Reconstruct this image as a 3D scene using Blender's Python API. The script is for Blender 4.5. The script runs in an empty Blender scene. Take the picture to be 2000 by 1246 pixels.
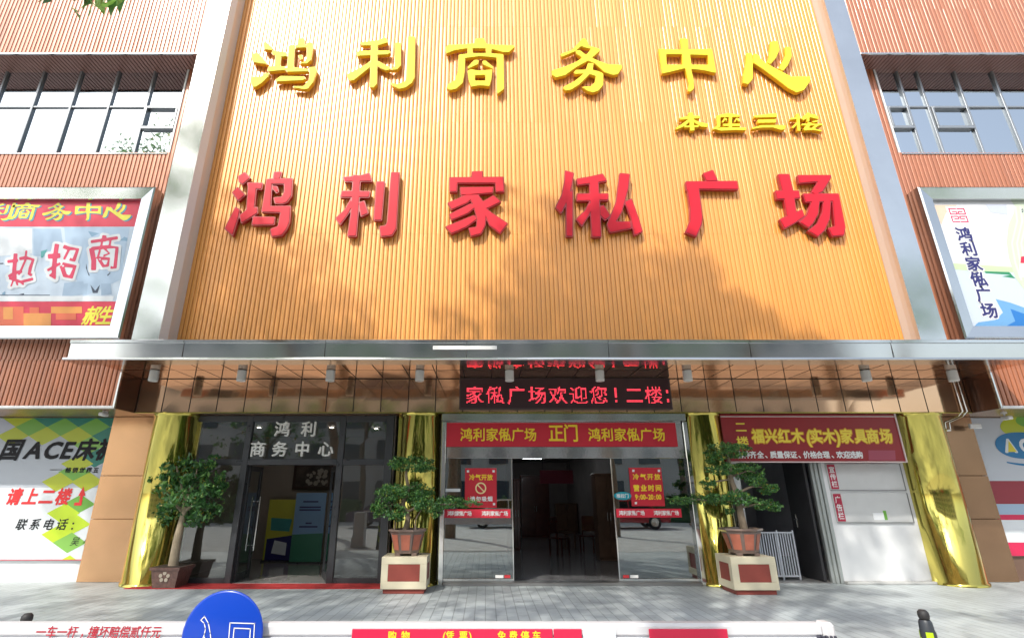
import bpy, math, random
import numpy as np
from mathutils import Vector, Matrix
random.seed(7); RNG = np.random.default_rng(7)
S = bpy.context.scene
COL = S.collection

# ------------------------------------------------------------------ camera
FPX, PITCH, CX, CY, EYE = 1002.0, math.radians(18.8), 948.0, 623.0, 1.6
cam = bpy.data.cameras.new('camera'); camo = bpy.data.objects.new('camera', cam); COL.objects.link(camo)
cam.sensor_width = 36; cam.lens = 36 * FPX / 2000; cam.shift_x = (1000 - CX) / 2000
cam.clip_start = 0.05; cam.clip_end = 500
camo.location = (0, 0, EYE); camo.rotation_euler = (math.radians(90) + PITCH, 0, 0)
S.camera = camo

# ------------------------------------------------------------------ world, sun, exposure
SUN_TRAVEL = Vector((0.55, 1.0, -1.12)).normalized()
w = bpy.data.worlds.new('World'); S.world = w; w.use_nodes = True
nt = w.node_tree; bg = nt.nodes['Background']
sky = nt.nodes.new('ShaderNodeTexSky'); sky.sky_type = 'NISHITA'; sky.sun_disc = False
sky.sun_elevation = math.asin(-SUN_TRAVEL.z); sky.sun_rotation = math.atan2(-SUN_TRAVEL.x, -SUN_TRAVEL.y)
sky.air_density = 1.2; sky.dust_density = 2.5
hs = nt.nodes.new('ShaderNodeHueSaturation'); hs.inputs['Saturation'].default_value = .55; nt.links.new(sky.outputs[0], hs.inputs['Color']); nt.links.new(hs.outputs[0], bg.inputs[0]); bg.inputs[1].default_value = 0.15
sl = bpy.data.lights.new('sun', 'SUN'); sl.energy = 2.2; sl.angle = math.radians(0.8); sl.color = (1, .95, .86)
so = bpy.data.objects.new('sun', sl); COL.objects.link(so); so.location = (-8, -20, 30)
so.rotation_euler = SUN_TRAVEL.to_track_quat('-Z', 'Y').to_euler()
S.view_settings.view_transform = 'Standard'; S.view_settings.look = 'None'
S.view_settings.exposure = 0.93; S.view_settings.gamma = 1.0
S.cycles.max_bounces = 10; S.cycles.transparent_max_bounces = 16
S.cycles.caustics_reflective = False; S.cycles.caustics_refractive = False
S.cycles.use_denoising = True; S.cycles.sample_clamp_indirect = 6

# ------------------------------------------------------------------ measuring: a photo pixel seen on a wall plane / on the ground
def ray(u, v):
    a = (u - CX) / FPX; b = (v - CY) / FPX
    return a, math.cos(PITCH) + b * math.sin(PITCH), math.sin(PITCH) - b * math.cos(PITCH)
def W(u, v, Y):
    d = ray(u, v); t = Y / d[1]; return Vector((d[0] * t, Y, EYE + d[2] * t))
def G(u, v, z=0.0):
    d = ray(u, v); t = (z - EYE) / d[2]; return Vector((d[0] * t, d[1] * t, z))

# ------------------------------------------------------------------ materials
MATS = {}
def mat(name, col, rough=.5, metal=0.0, noise=0.0, nscale=4.0, bump=0.0, bscale=30.0, stretch=(1, 1, 1), coat=0.0, emit=None, estr=0.0, rvar=0.0, spec=.5, crough=.12):
    if name in MATS: return MATS[name]
    m = bpy.data.materials.new(name); m.use_nodes = True; n = m.node_tree; b = n.nodes['Principled BSDF']
    b.inputs['Base Color'].default_value = (*col, 1); b.inputs['Roughness'].default_value = rough
    b.inputs['Metallic'].default_value = metal; b.inputs['Coat Weight'].default_value = coat
    b.inputs['Specular IOR Level'].default_value = spec; b.inputs['Coat Roughness'].default_value = crough
    if emit:
        b.inputs['Emission Color'].default_value = (*emit, 1); b.inputs['Emission Strength'].default_value = estr
    if noise or bump or rvar:
        tc = n.nodes.new('ShaderNodeTexCoord'); mp = n.nodes.new('ShaderNodeMapping'); mp.inputs['Scale'].default_value = stretch
        n.links.new(tc.outputs['Object'], mp.inputs[0])
        if noise or rvar:
            nz = n.nodes.new('ShaderNodeTexNoise'); nz.inputs['Scale'].default_value = nscale; nz.inputs['Detail'].default_value = 6
            n.links.new(mp.outputs[0], nz.inputs[0])
            if noise:
                hs = n.nodes.new('ShaderNodeMix'); hs.data_type = 'RGBA'; hs.blend_type = 'MULTIPLY'; hs.inputs[0].default_value = 1
                mr = n.nodes.new('ShaderNodeMapRange'); mr.inputs[1].default_value = .3; mr.inputs[2].default_value = .7
                mr.inputs[3].default_value = 1 - noise; mr.inputs[4].default_value = 1 + noise
                n.links.new(nz.outputs[0], mr.inputs[0]); n.links.new(mr.outputs[0], hs.inputs[7])
                hs.inputs[6].default_value = (*col, 1); n.links.new(hs.outputs[2], b.inputs['Base Color'])
            if rvar:
                m2 = n.nodes.new('ShaderNodeMapRange'); m2.inputs[1].default_value = .3; m2.inputs[2].default_value = .7
                m2.inputs[3].default_value = max(.02, rough - rvar); m2.inputs[4].default_value = rough + rvar
                n.links.new(nz.outputs[0], m2.inputs[0]); n.links.new(m2.outputs[0], b.inputs['Roughness'])
        if bump:
            bn = n.nodes.new('ShaderNodeTexNoise'); bn.inputs['Scale'].default_value = bscale; bn.inputs['Detail'].default_value = 3
            n.links.new(mp.outputs[0], bn.inputs[0]); bp = n.nodes.new('ShaderNodeBump'); bp.inputs['Strength'].default_value = bump
            bp.inputs['Distance'].default_value = .02; n.links.new(bn.outputs[0], bp.inputs['Height']); n.links.new(bp.outputs[0], b.inputs['Normal'])
    MATS[name] = m; return m

def glass_mat(name, tint, refl=.25, trans=.85):
    m = bpy.data.materials.new(name); m.use_nodes = True; n = m.node_tree; n.nodes.clear()
    out = n.nodes.new('ShaderNodeOutputMaterial'); mix = n.nodes.new('ShaderNodeMixShader')
    tr = n.nodes.new('ShaderNodeBsdfTransparent'); tr.inputs[0].default_value = (tint[0] * trans, tint[1] * trans, tint[2] * trans, 1)
    gl = n.nodes.new('ShaderNodeBsdfGlossy'); gl.inputs['Roughness'].default_value = .01; gl.inputs[0].default_value = (.95, 1, 1, 1)
    lw = n.nodes.new('ShaderNodeFresnel'); lw.inputs[0].default_value = 1.5
    ad = n.nodes.new('ShaderNodeMath'); ad.operation = 'ADD'; ad.inputs[1].default_value = refl; ad.use_clamp = True
    tc = n.nodes.new('ShaderNodeTexCoord'); nz = n.nodes.new('ShaderNodeTexNoise'); nz.inputs['Scale'].default_value = .9
    bp = n.nodes.new('ShaderNodeBump'); bp.inputs['Strength'].default_value = .03; bp.inputs['Distance'].default_value = .05
    n.links.new(tc.outputs['Object'], nz.inputs[0]); n.links.new(nz.outputs[0], bp.inputs['Height']); n.links.new(bp.outputs[0], gl.inputs['Normal'])
    n.links.new(lw.outputs[0], ad.inputs[0]); n.links.new(ad.outputs[0], mix.inputs[0])
    n.links.new(tr.outputs[0], mix.inputs[1]); n.links.new(gl.outputs[0], mix.inputs[2]); n.links.new(mix.outputs[0], out.inputs[0])
    return m

GOLD_SLAT = mat('ochre_slat_aluminium', (.80, .335, .06), .42, .12, noise=.05, nscale=.8, rvar=.05, stretch=(8, 1, .3), coat=1.0, crough=.30)
GOLD_BACK = mat('ochre_slat_backing', (.54, .22, .035), .7)
WOOD_SLAT = mat('terracotta_slat_aluminium', (.42, .14, .06), .42, .15, noise=.08, nscale=1.0, rvar=.06, stretch=(8, 1, .3), coat=.75, crough=.30)
WOOD_BACK = mat('terracotta_slat_backing', (.09, .03, .014), .7)
SILVER = mat('satin_aluminium', (.58, .60, .605), .13, 1.0, noise=.05, nscale=1.5, rvar=.03, bump=.04, bscale=1.2)
STEEL = mat('polished_steel', (.72, .73, .72), .10, 1.0, bump=.10, bscale=2.5)
BRONZE = mat('bronze_mirror_panel', (.70, .45, .28), .07, .82, noise=.06, nscale=.7, bump=.03, bscale=1.4); SOFFIT = mat('bronze_soffit_panel', (.70, .44, .28), .03, .92, noise=.06, nscale=.7, bump=.012, bscale=1.0)
PILASTER = mat('bronze_satin_panel', (.58, .35, .19), .26, .75, noise=.1, nscale=1.2, bump=.03, bscale=2)
BRASS = mat('mirror_gold_steel', (.60, .52, .13), .09, .94, bump=.10, bscale=2.0, stretch=(9, 9, .05), rvar=.04, nscale=3)
SEAM = mat('dark_joint', (.03, .022, .018), .7)
WHITE = mat('white_paint', (.78, .78, .77), .45, noise=.03, nscale=3)
WHITEWALL = mat('white_wall_panel', (.80, .81, .82), .4, noise=.05, nscale=1.5, coat=.15)
FRAMEGREY = mat('charcoal_frame', (.055, .058, .064), .35, .3, rvar=.1, nscale=6)
WINFRAME = mat('window_frame_grey', (.30, .32, .34), .35, .6)
DARK = mat('dark_rubber', (.02, .02, .022), .6)
PAPER = mat('printed_white', (.80, .82, .84), .45)

# ------------------------------------------------------------------ mesh building
ROOT = {}
class MB:
    def __init__(s): s.v = []; s.f = []; s.mi = []; s.smooth = []
    def add(s, vs, fs, mi=0, sm=False):
        o = len(s.v); s.v += [tuple(p) for p in vs]
        for f in fs: s.f.append([i + o for i in f]); s.mi.append(mi); s.smooth.append(sm)
        return s
    def box(s, x0, x1, y0, y1, z0, z1, mi=0, bev=0.0):
        if x1 < x0: x0, x1 = x1, x0
        if y1 < y0: y0, y1 = y1, y0
        if z1 < z0: z0, z1 = z1, z0
        b = min(bev, (x1 - x0) * .45, (y1 - y0) * .45, (z1 - z0) * .45)
        if b <= 0:
            vs = [(x, y, z) for z in (z0, z1) for y in (y0, y1) for x in (x0, x1)]
            return s.add(vs, [(0, 2, 3, 1), (4, 5, 7, 6), (0, 1, 5, 4), (2, 6, 7, 3), (0, 4, 6, 2), (1, 3, 7, 5)], mi)
        pts = []; idx = {}
        for ix, x in enumerate((x0, x1)):
            for iy, y in enumerate((y0, y1)):
                for iz, z in enumerate((z0, z1)):
                    sx, sy, sz = (1 - 2 * ix) * b, (1 - 2 * iy) * b, (1 - 2 * iz) * b
                    for a in range(3):
                        p = [x + sx, y + sy, z + sz]; p[a] = (x, y, z)[a]
                        idx[(ix, iy, iz, a)] = len(pts); pts.append(tuple(p))
        fs = []
        for i in (0, 1):
            fs.append([idx[(i, 0, 0, 0)], idx[(i, 1, 0, 0)], idx[(i, 1, 1, 0)], idx[(i, 0, 1, 0)]])
            fs.append([idx[(0, i, 0, 1)], idx[(1, i, 0, 1)], idx[(1, i, 1, 1)], idx[(0, i, 1, 1)]])
            fs.append([idx[(0, 0, i, 2)], idx[(1, 0, i, 2)], idx[(1, 1, i, 2)], idx[(0, 1, i, 2)]])
            for j in (0, 1):
                fs.append([idx[(0, i, j, 1)], idx[(1, i, j, 1)], idx[(1, i, j, 2)], idx[(0, i, j, 2)]])
                fs.append([idx[(i, 0, j, 0)], idx[(i, 1, j, 0)], idx[(i, 1, j, 2)], idx[(i, 0, j, 2)]])
                fs.append([idx[(i, j, 0, 0)], idx[(i, j, 1, 0)], idx[(i, j, 1, 1)], idx[(i, j, 0, 1)]])
                for k in (0, 1): fs.append([idx[(i, j, k, 0)], idx[(i, j, k, 1)], idx[(i, j, k, 2)]])
        return s.add(pts, fs, mi)
    def quad(s, a, b, c, d, mi=0): return s.add([a, b, c, d], [(0, 1, 2, 3)], mi)
    def prism(s, poly, axis, a, b, mi=0):      # poly in the two other axes, extruded from a to b
        def P(p, q): return {'x': (q, p[0], p[1]), 'y': (p[0], q, p[1]), 'z': (p[0], p[1], q)}[axis]
        n = len(poly); vs = [P(p, a) for p in poly] + [P(p, b) for p in poly]
        fs = [list(range(n)), list(range(2 * n - 1, n - 1, -1))] + [(i, n + i, n + (i + 1) % n, (i + 1) % n) for i in range(n)]
        return s.add(vs, fs, mi)
    def tube(s, pts, r, n=10, mi=0, caps=True):
        pts = [Vector(p) for p in pts]; rr = r if isinstance(r, (list, tuple)) else [r] * len(pts); rings = []; ref = None; vs = []
        for i, p in enumerate(pts):
            d = (pts[min(i + 1, len(pts) - 1)] - pts[max(i - 1, 0)]).normalized()
            if ref is None: ref = d.orthogonal().normalized()
            ref = (ref - d * ref.dot(d)).normalized(); q = d.cross(ref)
            vs += [p + (ref * math.cos(2 * math.pi * k / n) + q * math.sin(2 * math.pi * k / n)) * rr[i] for k in range(n)]
        fs = [(i * n + k, i * n + (k + 1) % n, (i + 1) * n + (k + 1) % n, (i + 1) * n + k) for i in range(len(pts) - 1) for k in range(n)]
        s.add(vs, fs, mi, True)
        if caps: s.add(vs[:n], [list(range(n))[::-1]], mi); s.add(vs[-n:], [list(range(n))], mi)
        return s
    def lathe(s, c, prof, n=32, mi=0, sx=1, sy=1, cap=True, a0=0.0, a1=2 * math.pi, sm=True):
        full = abs(a1 - a0 - 2 * math.pi) < 1e-6; m = n if full else n + 1
        vs = [(c[0] + sx * r * math.cos(a0 + (a1 - a0) * k / n), c[1] + sy * r * math.sin(a0 + (a1 - a0) * k / n), c[2] + z) for r, z in prof for k in range(m)]
        fs = [(i * m + k, i * m + (k + 1) % m, (i + 1) * m + (k + 1) % m, (i + 1) * m + k) for i in range(len(prof) - 1) for k in range(m if full else n)]
        s.add(vs, fs, mi, sm)
        if cap and full: s.add(vs[:m], [list(range(m))[::-1]], mi); s.add(vs[-m:], [list(range(m))], mi)
        return s
    def build(s, name, mats, parent=None):
        me = bpy.data.meshes.new(name)
        off = ROOT.get(parent.name, Vector((0, 0, 0))) if parent else Vector((0, 0, 0))
        me.from_pydata([(p[0] - off.x, p[1] - off.y, p[2] - off.z) for p in s.v], [], s.f)
        for m in (mats if isinstance(mats, (list, tuple)) else [mats]): me.materials.append(m)
        me.polygons.foreach_set('material_index', s.mi); me.polygons.foreach_set('use_smooth', s.smooth); me.update()
        o = bpy.data.objects.new(name, me); COL.objects.link(o)
        if parent: o.parent = parent; ROOT[o.name] = off
        return o
def tag(o, label=None, cat=None, group=None, kind=None):
    for k, x in (('label', label), ('category', cat), ('group', group), ('kind', kind)):
        if x: o[k] = x
    return o
def thing(name, label, cat, loc=(0, 0, 0), group=None):
    o = bpy.data.objects.new(name, None); o.empty_display_size = .2; COL.objects.link(o); o.location = loc
    ROOT[o.name] = Vector(loc); return tag(o, label, cat, group)
def kids(o): return [c for c in bpy.data.objects if c.parent == o]
def copy_tree(o, loc=None, parent=None):
    c = o.copy(); COL.objects.link(c)
    if parent: c.parent = parent
    if loc is not None: c.location = loc; ROOT[c.name] = Vector(loc)
    for ch in kids(o): copy_tree(ch, None, c)
    return c
def panel(name, x0, x1, z0, z1, y, m, parent=None, t=.01, bev=0): return MB().box(x0, x1, y, y + t, z0, z1, 0, bev).build(name, m, parent)

# ------------------------------------------------------------------ lettering: glyph outline -> distance field -> clean bold outline
_GL = {}
def glyph_segs(ch):
    if ch in _GL: return _GL[ch]
    cu = bpy.data.curves.new('glyph', 'FONT'); cu.body = ch; cu.fill_mode = 'FRONT'; cu.resolution_u = 3
    o = bpy.data.objects.new('glyph', cu); COL.objects.link(o); dg = bpy.context.evaluated_depsgraph_get(); dg.update()
    me = bpy.data.meshes.new_from_object(o.evaluated_get(dg)); bpy.data.objects.remove(o); bpy.data.curves.remove(cu)
    cnt = {}
    P = [(v.co.x, v.co.y) for v in me.vertices]
    key = [(round(p[0], 5), round(p[1], 5)) for p in P]
    for f in me.polygons:
        vs = list(f.vertices)
        for a, b in zip(vs, vs[1:] + vs[:1]):
            k = tuple(sorted((key[a], key[b]))); cnt[k] = cnt.get(k, 0) + 1
    bpy.data.meshes.remove(me)
    seg = np.array([[*a, *b] for (a, b), c in cnt.items() if c == 1 and a != b], float)
    _GL[ch] = seg; return seg
def seg_sdf(seg, X, Y):
    ax, ay, bx, by = [seg[:, i][:, None] for i in range(4)]; px = X.ravel()[None]; py = Y.ravel()[None]
    dx, dy = bx - ax, by - ay; L = dx * dx + dy * dy + 1e-12
    t = np.clip(((px - ax) * dx + (py - ay) * dy) / L, 0, 1)
    d = np.sqrt(np.min((px - ax - t * dx) ** 2 + (py - ay - t * dy) ** 2, axis=0))
    with np.errstate(divide='ignore', invalid='ignore'):
        c = ((ay > py) != (by > py)) & (px < ax + (py - ay) * dx / np.where(dy == 0, 1e-12, dy))
    ins = (np.sum(c, axis=0) % 2) == 1
    return np.where(ins, d, -d).reshape(X.shape)
def poly_segs(p):
    p = [tuple(q[:2]) for q in p]; return np.array([[*a, *b] for a, b in zip(p, p[1:] + p[:1])], float)
def contour(F, xs, ys, thr):                 # filled marching squares; returns verts, faces
    V = []; idx = {}; faces = []; F = F - thr; ny, nx = F.shape
    def corner(i, j):
        k = (i, j, 0)
        if k not in idx: idx[k] = len(V); V.append((xs[i], ys[j]))
        return idx[k]
    def edge(i, j, d):
        k = (i, j, d)
        if k not in idx:
            i2, j2 = (i + 1, j) if d == 1 else (i, j + 1); a, b = F[j, i], F[j2, i2]; t = a / (a - b)
            idx[k] = len(V); V.append((xs[i] + (xs[i2] - xs[i]) * t, ys[j] + (ys[j2] - ys[j]) * t))
        return idx[k]
    I = F > 0; any4 = I[:-1, :-1] | I[1:, :-1] | I[:-1, 1:] | I[1:, 1:]
    for j, i in zip(*np.nonzero(any4)):
        j = int(j); i = int(i); a, b, c, d = I[j, i], I[j, i + 1], I[j + 1, i + 1], I[j + 1, i]; f = []
        if a: f.append(corner(i, j))
        if a != b: f.append(edge(i, j, 1))
        if b: f.append(corner(i + 1, j))
        if b != c: f.append(edge(i + 1, j, 2))
        if c: f.append(corner(i + 1, j + 1))
        if c != d: f.append(edge(i, j + 1, 1))
        if d: f.append(corner(i, j + 1))
        if d != a: f.append(edge(i, j, 2))
        if len(f) > 2: faces.append(f)
    return V, faces
def solid(mb, V, Fc, place, d0, d1, mi=0):    # place(x,y,depth)->3D ; front at d0, back at d1 (None: flat)
    mb.add([place(x, y, d0) for x, y in V], Fc, mi)
    if d1 is None: return
    cnt = {}
    for f in Fc:
        for a, b in zip(f, f[1:] + f[:1]): cnt.setdefault((min(a, b), max(a, b)), []).append((a, b))
    vs = []; fs = []; m = {}
    for k, l in cnt.items():
        if len(l) == 1:
            a, b = l[0]
            for q in (a, b):
                if q not in m: m[q] = len(vs); vs.append(place(*V[q], d0)); vs.append(place(*V[q], d1))
            fs.append((m[a], m[b], m[b] + 1, m[a] + 1))
    mb.add(vs, fs, mi)
_E = glyph_segs('国'); _ex0, _ex1 = _E[:, [0, 2]].min(), _E[:, [0, 2]].max(); _ey0, _ey1 = _E[:, [1, 3]].min(), _E[:, [1, 3]].max()
EM = max(_ex1 - _ex0, _ey1 - _ey0) / .9; ECX, ECY = (_ex0 + _ex1) / 2, (_ey0 + _ey1) / 2
_CT = {}
def glyph_shape(ch, bold, N):
    k = (ch, bold, N)
    if k in _CT: return _CT[k]
    s = glyph_segs(ch).copy()
    s[:, [1, 3]] = (s[:, [1, 3]] - ECY) / EM
    if ord(ch) > 0x2e80 and ch not in '，、：！（）': s[:, [0, 2]] = (s[:, [0, 2]] - ECX) / EM
    else: s[:, [0, 2]] = (s[:, [0, 2]] - (s[:, [0, 2]].min() + s[:, [0, 2]].max()) / 2) / EM
    xs = np.linspace(-.62, .62, N); X, Y = np.meshgrid(xs, xs)
    _CT[k] = contour(seg_sdf(s, X, Y), xs, xs, -bold); return _CT[k]
def row(mb, text, c0, c1, h, y, w=None, bold=.02, shear=0.0, N=44, mi=0, t=None):
    """text on the vertical plane y; c0 / c1: world centres (x,z) of first and last character; h,w: character size"""
    w = w or h; n = len(text)
    for i, ch in enumerate(text):
        if ch == ' ': continue
        f = i / (n - 1) if n > 1 else 0; x = c0[0] + (c1[0] - c0[0]) * f; z = c0[1] + (c1[1] - c0[1]) * f
        V, Fc = glyph_shape(ch, bold, N)
        solid(mb, V, Fc, lambda a, b, d: (x + w * (a + shear * b), y + d, z + h * b), 0, t, mi)
    return mb
def prow(mb, text, p0, p1, hpx, y, wpx=None, **k):   # the same, centres and size read off the photograph
    a, b = W(*p0, y), W(*p1, y); u, v = p0
    h = (W(u, v - hpx / 2, y) - W(u, v + hpx / 2, y)).z; ww = (W(u + (wpx or hpx) / 2, v, y) - W(u - (wpx or hpx) / 2, v, y)).x
    return row(mb, text, (a.x, a.z), (b.x, b.z), h, y, ww, **k)
def stroke_poly(pts, wd):
    P = [Vector(p) for p in pts]; L = []; R = []
    for i, p in enumerate(P):
        d = (P[min(i + 1, len(P) - 1)] - P[max(i - 1, 0)]).normalized(); n = Vector((-d.y, d.x)) * wd / 2; L.append(p + n); R.append(p - n)
    return [tuple(q) for q in L + R[::-1]]
def field(adds, subs, N):
    pts = [q for p in adds for q in p]; x0 = min(p[0] for p in pts); x1 = max(p[0] for p in pts); y0 = min(p[1] for p in pts); y1 = max(p[1] for p in pts)
    m = .07 * max(x1 - x0, y1 - y0); st = (max(x1 - x0, y1 - y0) + 2 * m) / N
    xs = np.arange(x0 - m, x1 + m + st, st); ys = np.arange(y0 - m, y1 + m + st, st); X, Y = np.meshgrid(xs, ys)
    F = np.full(X.shape, -1e9)
    for p in adds: F = np.maximum(F, seg_sdf(poly_segs(p), X, Y))
    for p in subs: F = np.minimum(F, -seg_sdf(poly_segs(p), X, Y))
    K = F.copy(); K[1:-1, 1:-1] = (4 * F[1:-1, 1:-1] + F[:-2, 1:-1] + F[2:, 1:-1] + F[1:-1, :-2] + F[1:-1, 2:]) / 8
    return K, xs, ys
# ------------------------------------------------------------------ the raised characters, stroke outlines measured off the photograph
# each: (origin of the measuring window, scale, strokes, holes)
CH = {}
A = (470, 60, 5.5556); B = (850, 60, 5.2632); C3 = (1260, 60, 5.2632); D = (420, 310, 5.2632); E_ = (850, 310, 4.7619); F_ = (1300, 310, 5.2632); G_ = (1310, 200, 6.25)
CH['y0'] = (A, [[(245,125),(275,120),(355,195),(345,215),(250,205)],[(115,250),(190,240),(290,355),(285,368),(135,345),(120,320)],
 [(105,510),(130,498),(215,500),(265,460),(315,455),(300,500),(230,570),(160,615),(125,610),(105,560)],
 [(330,240),(350,215),(500,235),(500,280),(440,285),(400,270),(350,265)],[(375,250),(440,260),(430,390),(365,385)],[(300,385),(480,385),(490,430),(300,445),(285,435)],
 [(520,160),(590,150),(575,400),(500,400)],[(590,155),(720,150),(720,185),(590,190)],[(625,80),(690,80),(700,155),(610,155)],
 [(715,130),(780,125),(785,200),(765,320),(720,360),(640,360),(630,345),(690,335),(715,300)],[(620,265),(670,260),(675,310),(650,318),(625,290)],
 [(470,405),(580,395),(735,415),(740,445),(500,450)],[(735,395),(815,390),(830,440),(790,560),(730,635),(690,640),(570,620),(555,600),(680,600),(735,540),(745,460)],
 [(370,535),(430,490),(690,495),(710,520),(680,540),(390,555)]], [])
CH['y1'] = (A, [[(1290,140),(1300,125),(1500,100),(1560,70),(1590,90),(1600,130),(1500,160),(1320,165)],[(1415,110),(1490,110),(1480,580),(1440,625),(1395,610),(1405,400)],
 [(1255,235),(1290,215),(1620,215),(1630,240),(1600,260),(1290,275),(1260,280)],[(1400,330),(1430,380),(1330,460),(1230,540),(1190,545),(1155,510),(1155,470),(1260,420),(1350,370)],
 [(1480,330),(1500,330),(1620,400),(1640,420),(1580,435),(1520,410),(1480,380)],[(1670,130),(1740,130),(1740,380),(1700,425),(1640,430),(1640,410),(1670,390)],
 [(1815,60),(1895,65),(1890,510),(1860,570),(1790,620),(1720,635),(1650,605),(1615,560),(1700,580),(1780,550),(1800,500)]], [])
CH['y2'] = (B, [[(415,80),(500,75),(535,150),(395,150)],[(105,175),(130,145),(300,140),(400,130),(530,135),(620,145),(810,150),(820,170),(760,225),(700,225),(560,185),(330,185),(200,205),(110,240)],
 [(330,170),(385,170),(390,250),(330,250)],[(515,170),(585,170),(575,250),(525,250)],[(240,245),(380,230),(560,230),(700,240),(705,300),(620,280),(460,265),(310,285),(240,280)],
 [(240,250),(310,260),(305,430),(285,540),(220,600),(150,615),(115,590),(130,550),(200,510),(230,430)],[(630,250),(705,250),(710,600),(650,650),(635,640)],
 [(330,375),(400,300),(450,300),(445,345),(340,395)],[(480,310),(520,305),(595,370),(600,400),(490,350)],
 [(330,410),(370,395),(450,410),(560,400),(590,400),(580,500),(560,575),(460,565),(370,580),(345,520)]], [[(410,462),(515,458),(515,512),(410,512)]])
CH['y3'] = (B, [[(1470,130),(1510,80),(1545,80),(1570,120),(1580,150),(1500,165),(1440,215),(1300,275),(1285,240),(1400,200)],
 [(1540,140),(1690,185),(1695,210),(1640,260),(1560,320),(1450,380),(1340,460),(1240,485),(1200,455),(1195,410),(1330,370),(1450,320),(1560,240),(1600,190),(1510,170)],
 [(1440,205),(1490,200),(1560,255),(1680,310),(1780,345),(1920,350),(1925,385),(1880,450),(1830,460),(1740,430),(1640,340),(1540,300),(1450,240)],
 [(1420,430),(1450,400),(1600,400),(1680,415),(1730,440),(1730,560),(1680,620),(1620,640),(1560,620),(1500,575),(1600,570),(1640,530),(1650,470),(1560,440),(1440,450)],
 [(1570,330),(1630,340),(1620,420),(1560,480),(1480,560),(1400,610),(1340,620),(1310,590),(1330,570),(1430,520),(1540,430)]], [])
CH['y4'] = (C3, [[(355,80),(440,80),(455,300),(500,500),(505,600),(460,635),(440,620),(450,550),(410,380),(385,250)],
 [(135,185),(360,195),(690,185),(735,440),(600,410),(410,390),(250,430),(175,445)]], [[(220,245),(378,245),(383,350),(225,350)],[(465,250),(645,255),(650,350),(480,350)]])
CH['y5'] = (C3, [[(1040,230),(1095,230),(1110,330),(1110,500),(1060,555),(1005,540),(1010,450),(1035,350)],
 [(1110,240),(1150,235),(1220,320),(1330,380),(1500,470),(1705,470),(1700,520),(1640,610),(1560,640),(1480,600),(1350,500),(1200,390),(1110,330)],
 [(1290,110),(1365,105),(1385,200),(1350,280),(1290,350),(1250,330),(1275,270)],[(1435,165),(1500,170),(1510,270),(1470,360),(1420,420),(1370,390),(1410,320),(1440,260)]], [])
CH['s0'] = (G_, [[(105,190),(240,160),(360,165),(360,195),(120,215)],[(215,125),(275,125),(295,345),(240,350)],[(60,315),(140,260),(230,195),(260,210),(180,290),(75,335)],
 [(255,195),(340,235),(465,265),(450,305),(370,300),(290,250)],[(165,285),(345,280),(345,305),(170,310)]], [])
CH['s1'] = (G_, [[(560,160),(700,130),(850,155),(850,180),(570,185)],[(560,170),(610,170),(610,300),(520,340),(515,320),(570,280)],[(710,140),(755,140),(750,320),(710,320)],
 [(620,240),(660,185),(690,200),(690,240),(665,215),(640,255)],[(770,240),(805,185),(830,200),(860,245),(830,235),(805,215),(790,250)],[(640,260),(850,260),(855,292),(640,292)],
 [(520,325),(620,305),(860,305),(930,310),(920,345),(800,340),(620,350)]], [])
CH['s2'] = (G_, [[(1020,160),(1300,130),(1300,182),(1020,190)],[(1060,212),(1290,205),(1290,250),(1065,255)],[(990,310),(1100,278),(1290,275),(1405,280),(1400,330),(1350,340),(1250,310),(1100,312),(1000,330)]], [])
CH['s3'] = (G_, [[(1465,190),(1590,175),(1590,200),(1465,215)],[(1530,140),(1570,140),(1590,350),(1550,350)],[(1470,310),(1540,240),(1560,260),(1500,320)],
 [(1590,200),(1620,165),(1670,140),(1750,145),(1800,170),(1810,210),(1700,185),(1620,220)],[(1660,125),(1700,125),(1695,240),(1660,240)],[(1600,258),(1860,262),(1855,284),(1600,284)],
 [(1680,240),(1730,250),(1680,325),(1640,345),(1620,325)],[(1620,325),(1700,308),(1850,340),(1840,360),(1720,335),(1640,348)],[(1720,230),(1790,218),(1810,236),(1740,250)],[(1770,275),(1820,280),(1720,345),(1690,335)]], [])
CH['r0'] = (D, [[(230,180),(305,130),(365,195),(280,270),(240,240)],[(168,345),(230,285),(315,370),(235,440)],[(205,490),(260,520),(240,610),(180,800),(90,720)],
 [(325,240),(495,245),(480,320),(420,310),(335,300)],[(335,260),(430,280),(405,530),(315,535)],[(245,580),(320,520),(440,490),(440,560),(265,670)],
 [(525,205),(590,200),(575,500),(480,500)],[(520,205),(800,195),(790,262),(560,262)],[(600,130),(690,130),(670,210),(590,210)],[(705,200),(800,195),(790,380),(740,450),(690,468),(610,462),(595,395),(680,388),(705,340)],
 [(572,275),(640,280),(658,335),(630,360),(580,300)],[(480,485),(780,480),(775,560),(470,550)],[(670,540),(780,490),(770,650),(740,720),(690,790),(575,805),(560,720),(640,690)],[(385,590),(620,595),(610,680),(370,685)]], [])
CH['r1'] = (D, [[(1305,185),(1480,170),(1590,140),(1620,235),(1500,235),(1330,240)],[(1415,160),(1500,170),(1480,500),(1455,800),(1355,800),(1390,560),(1400,400)],
 [(1300,325),(1600,330),(1585,400),(1280,400)],[(1395,400),(1425,470),(1370,570),(1285,685),(1230,610),(1330,520)],[(1470,450),(1535,425),(1580,560),(1495,600)],
 [(1655,230),(1750,230),(1715,635),(1625,635)],[(1805,135),(1900,135),(1865,720),(1820,790),(1700,805),(1685,690),(1745,685),(1765,650)]], [])
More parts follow.
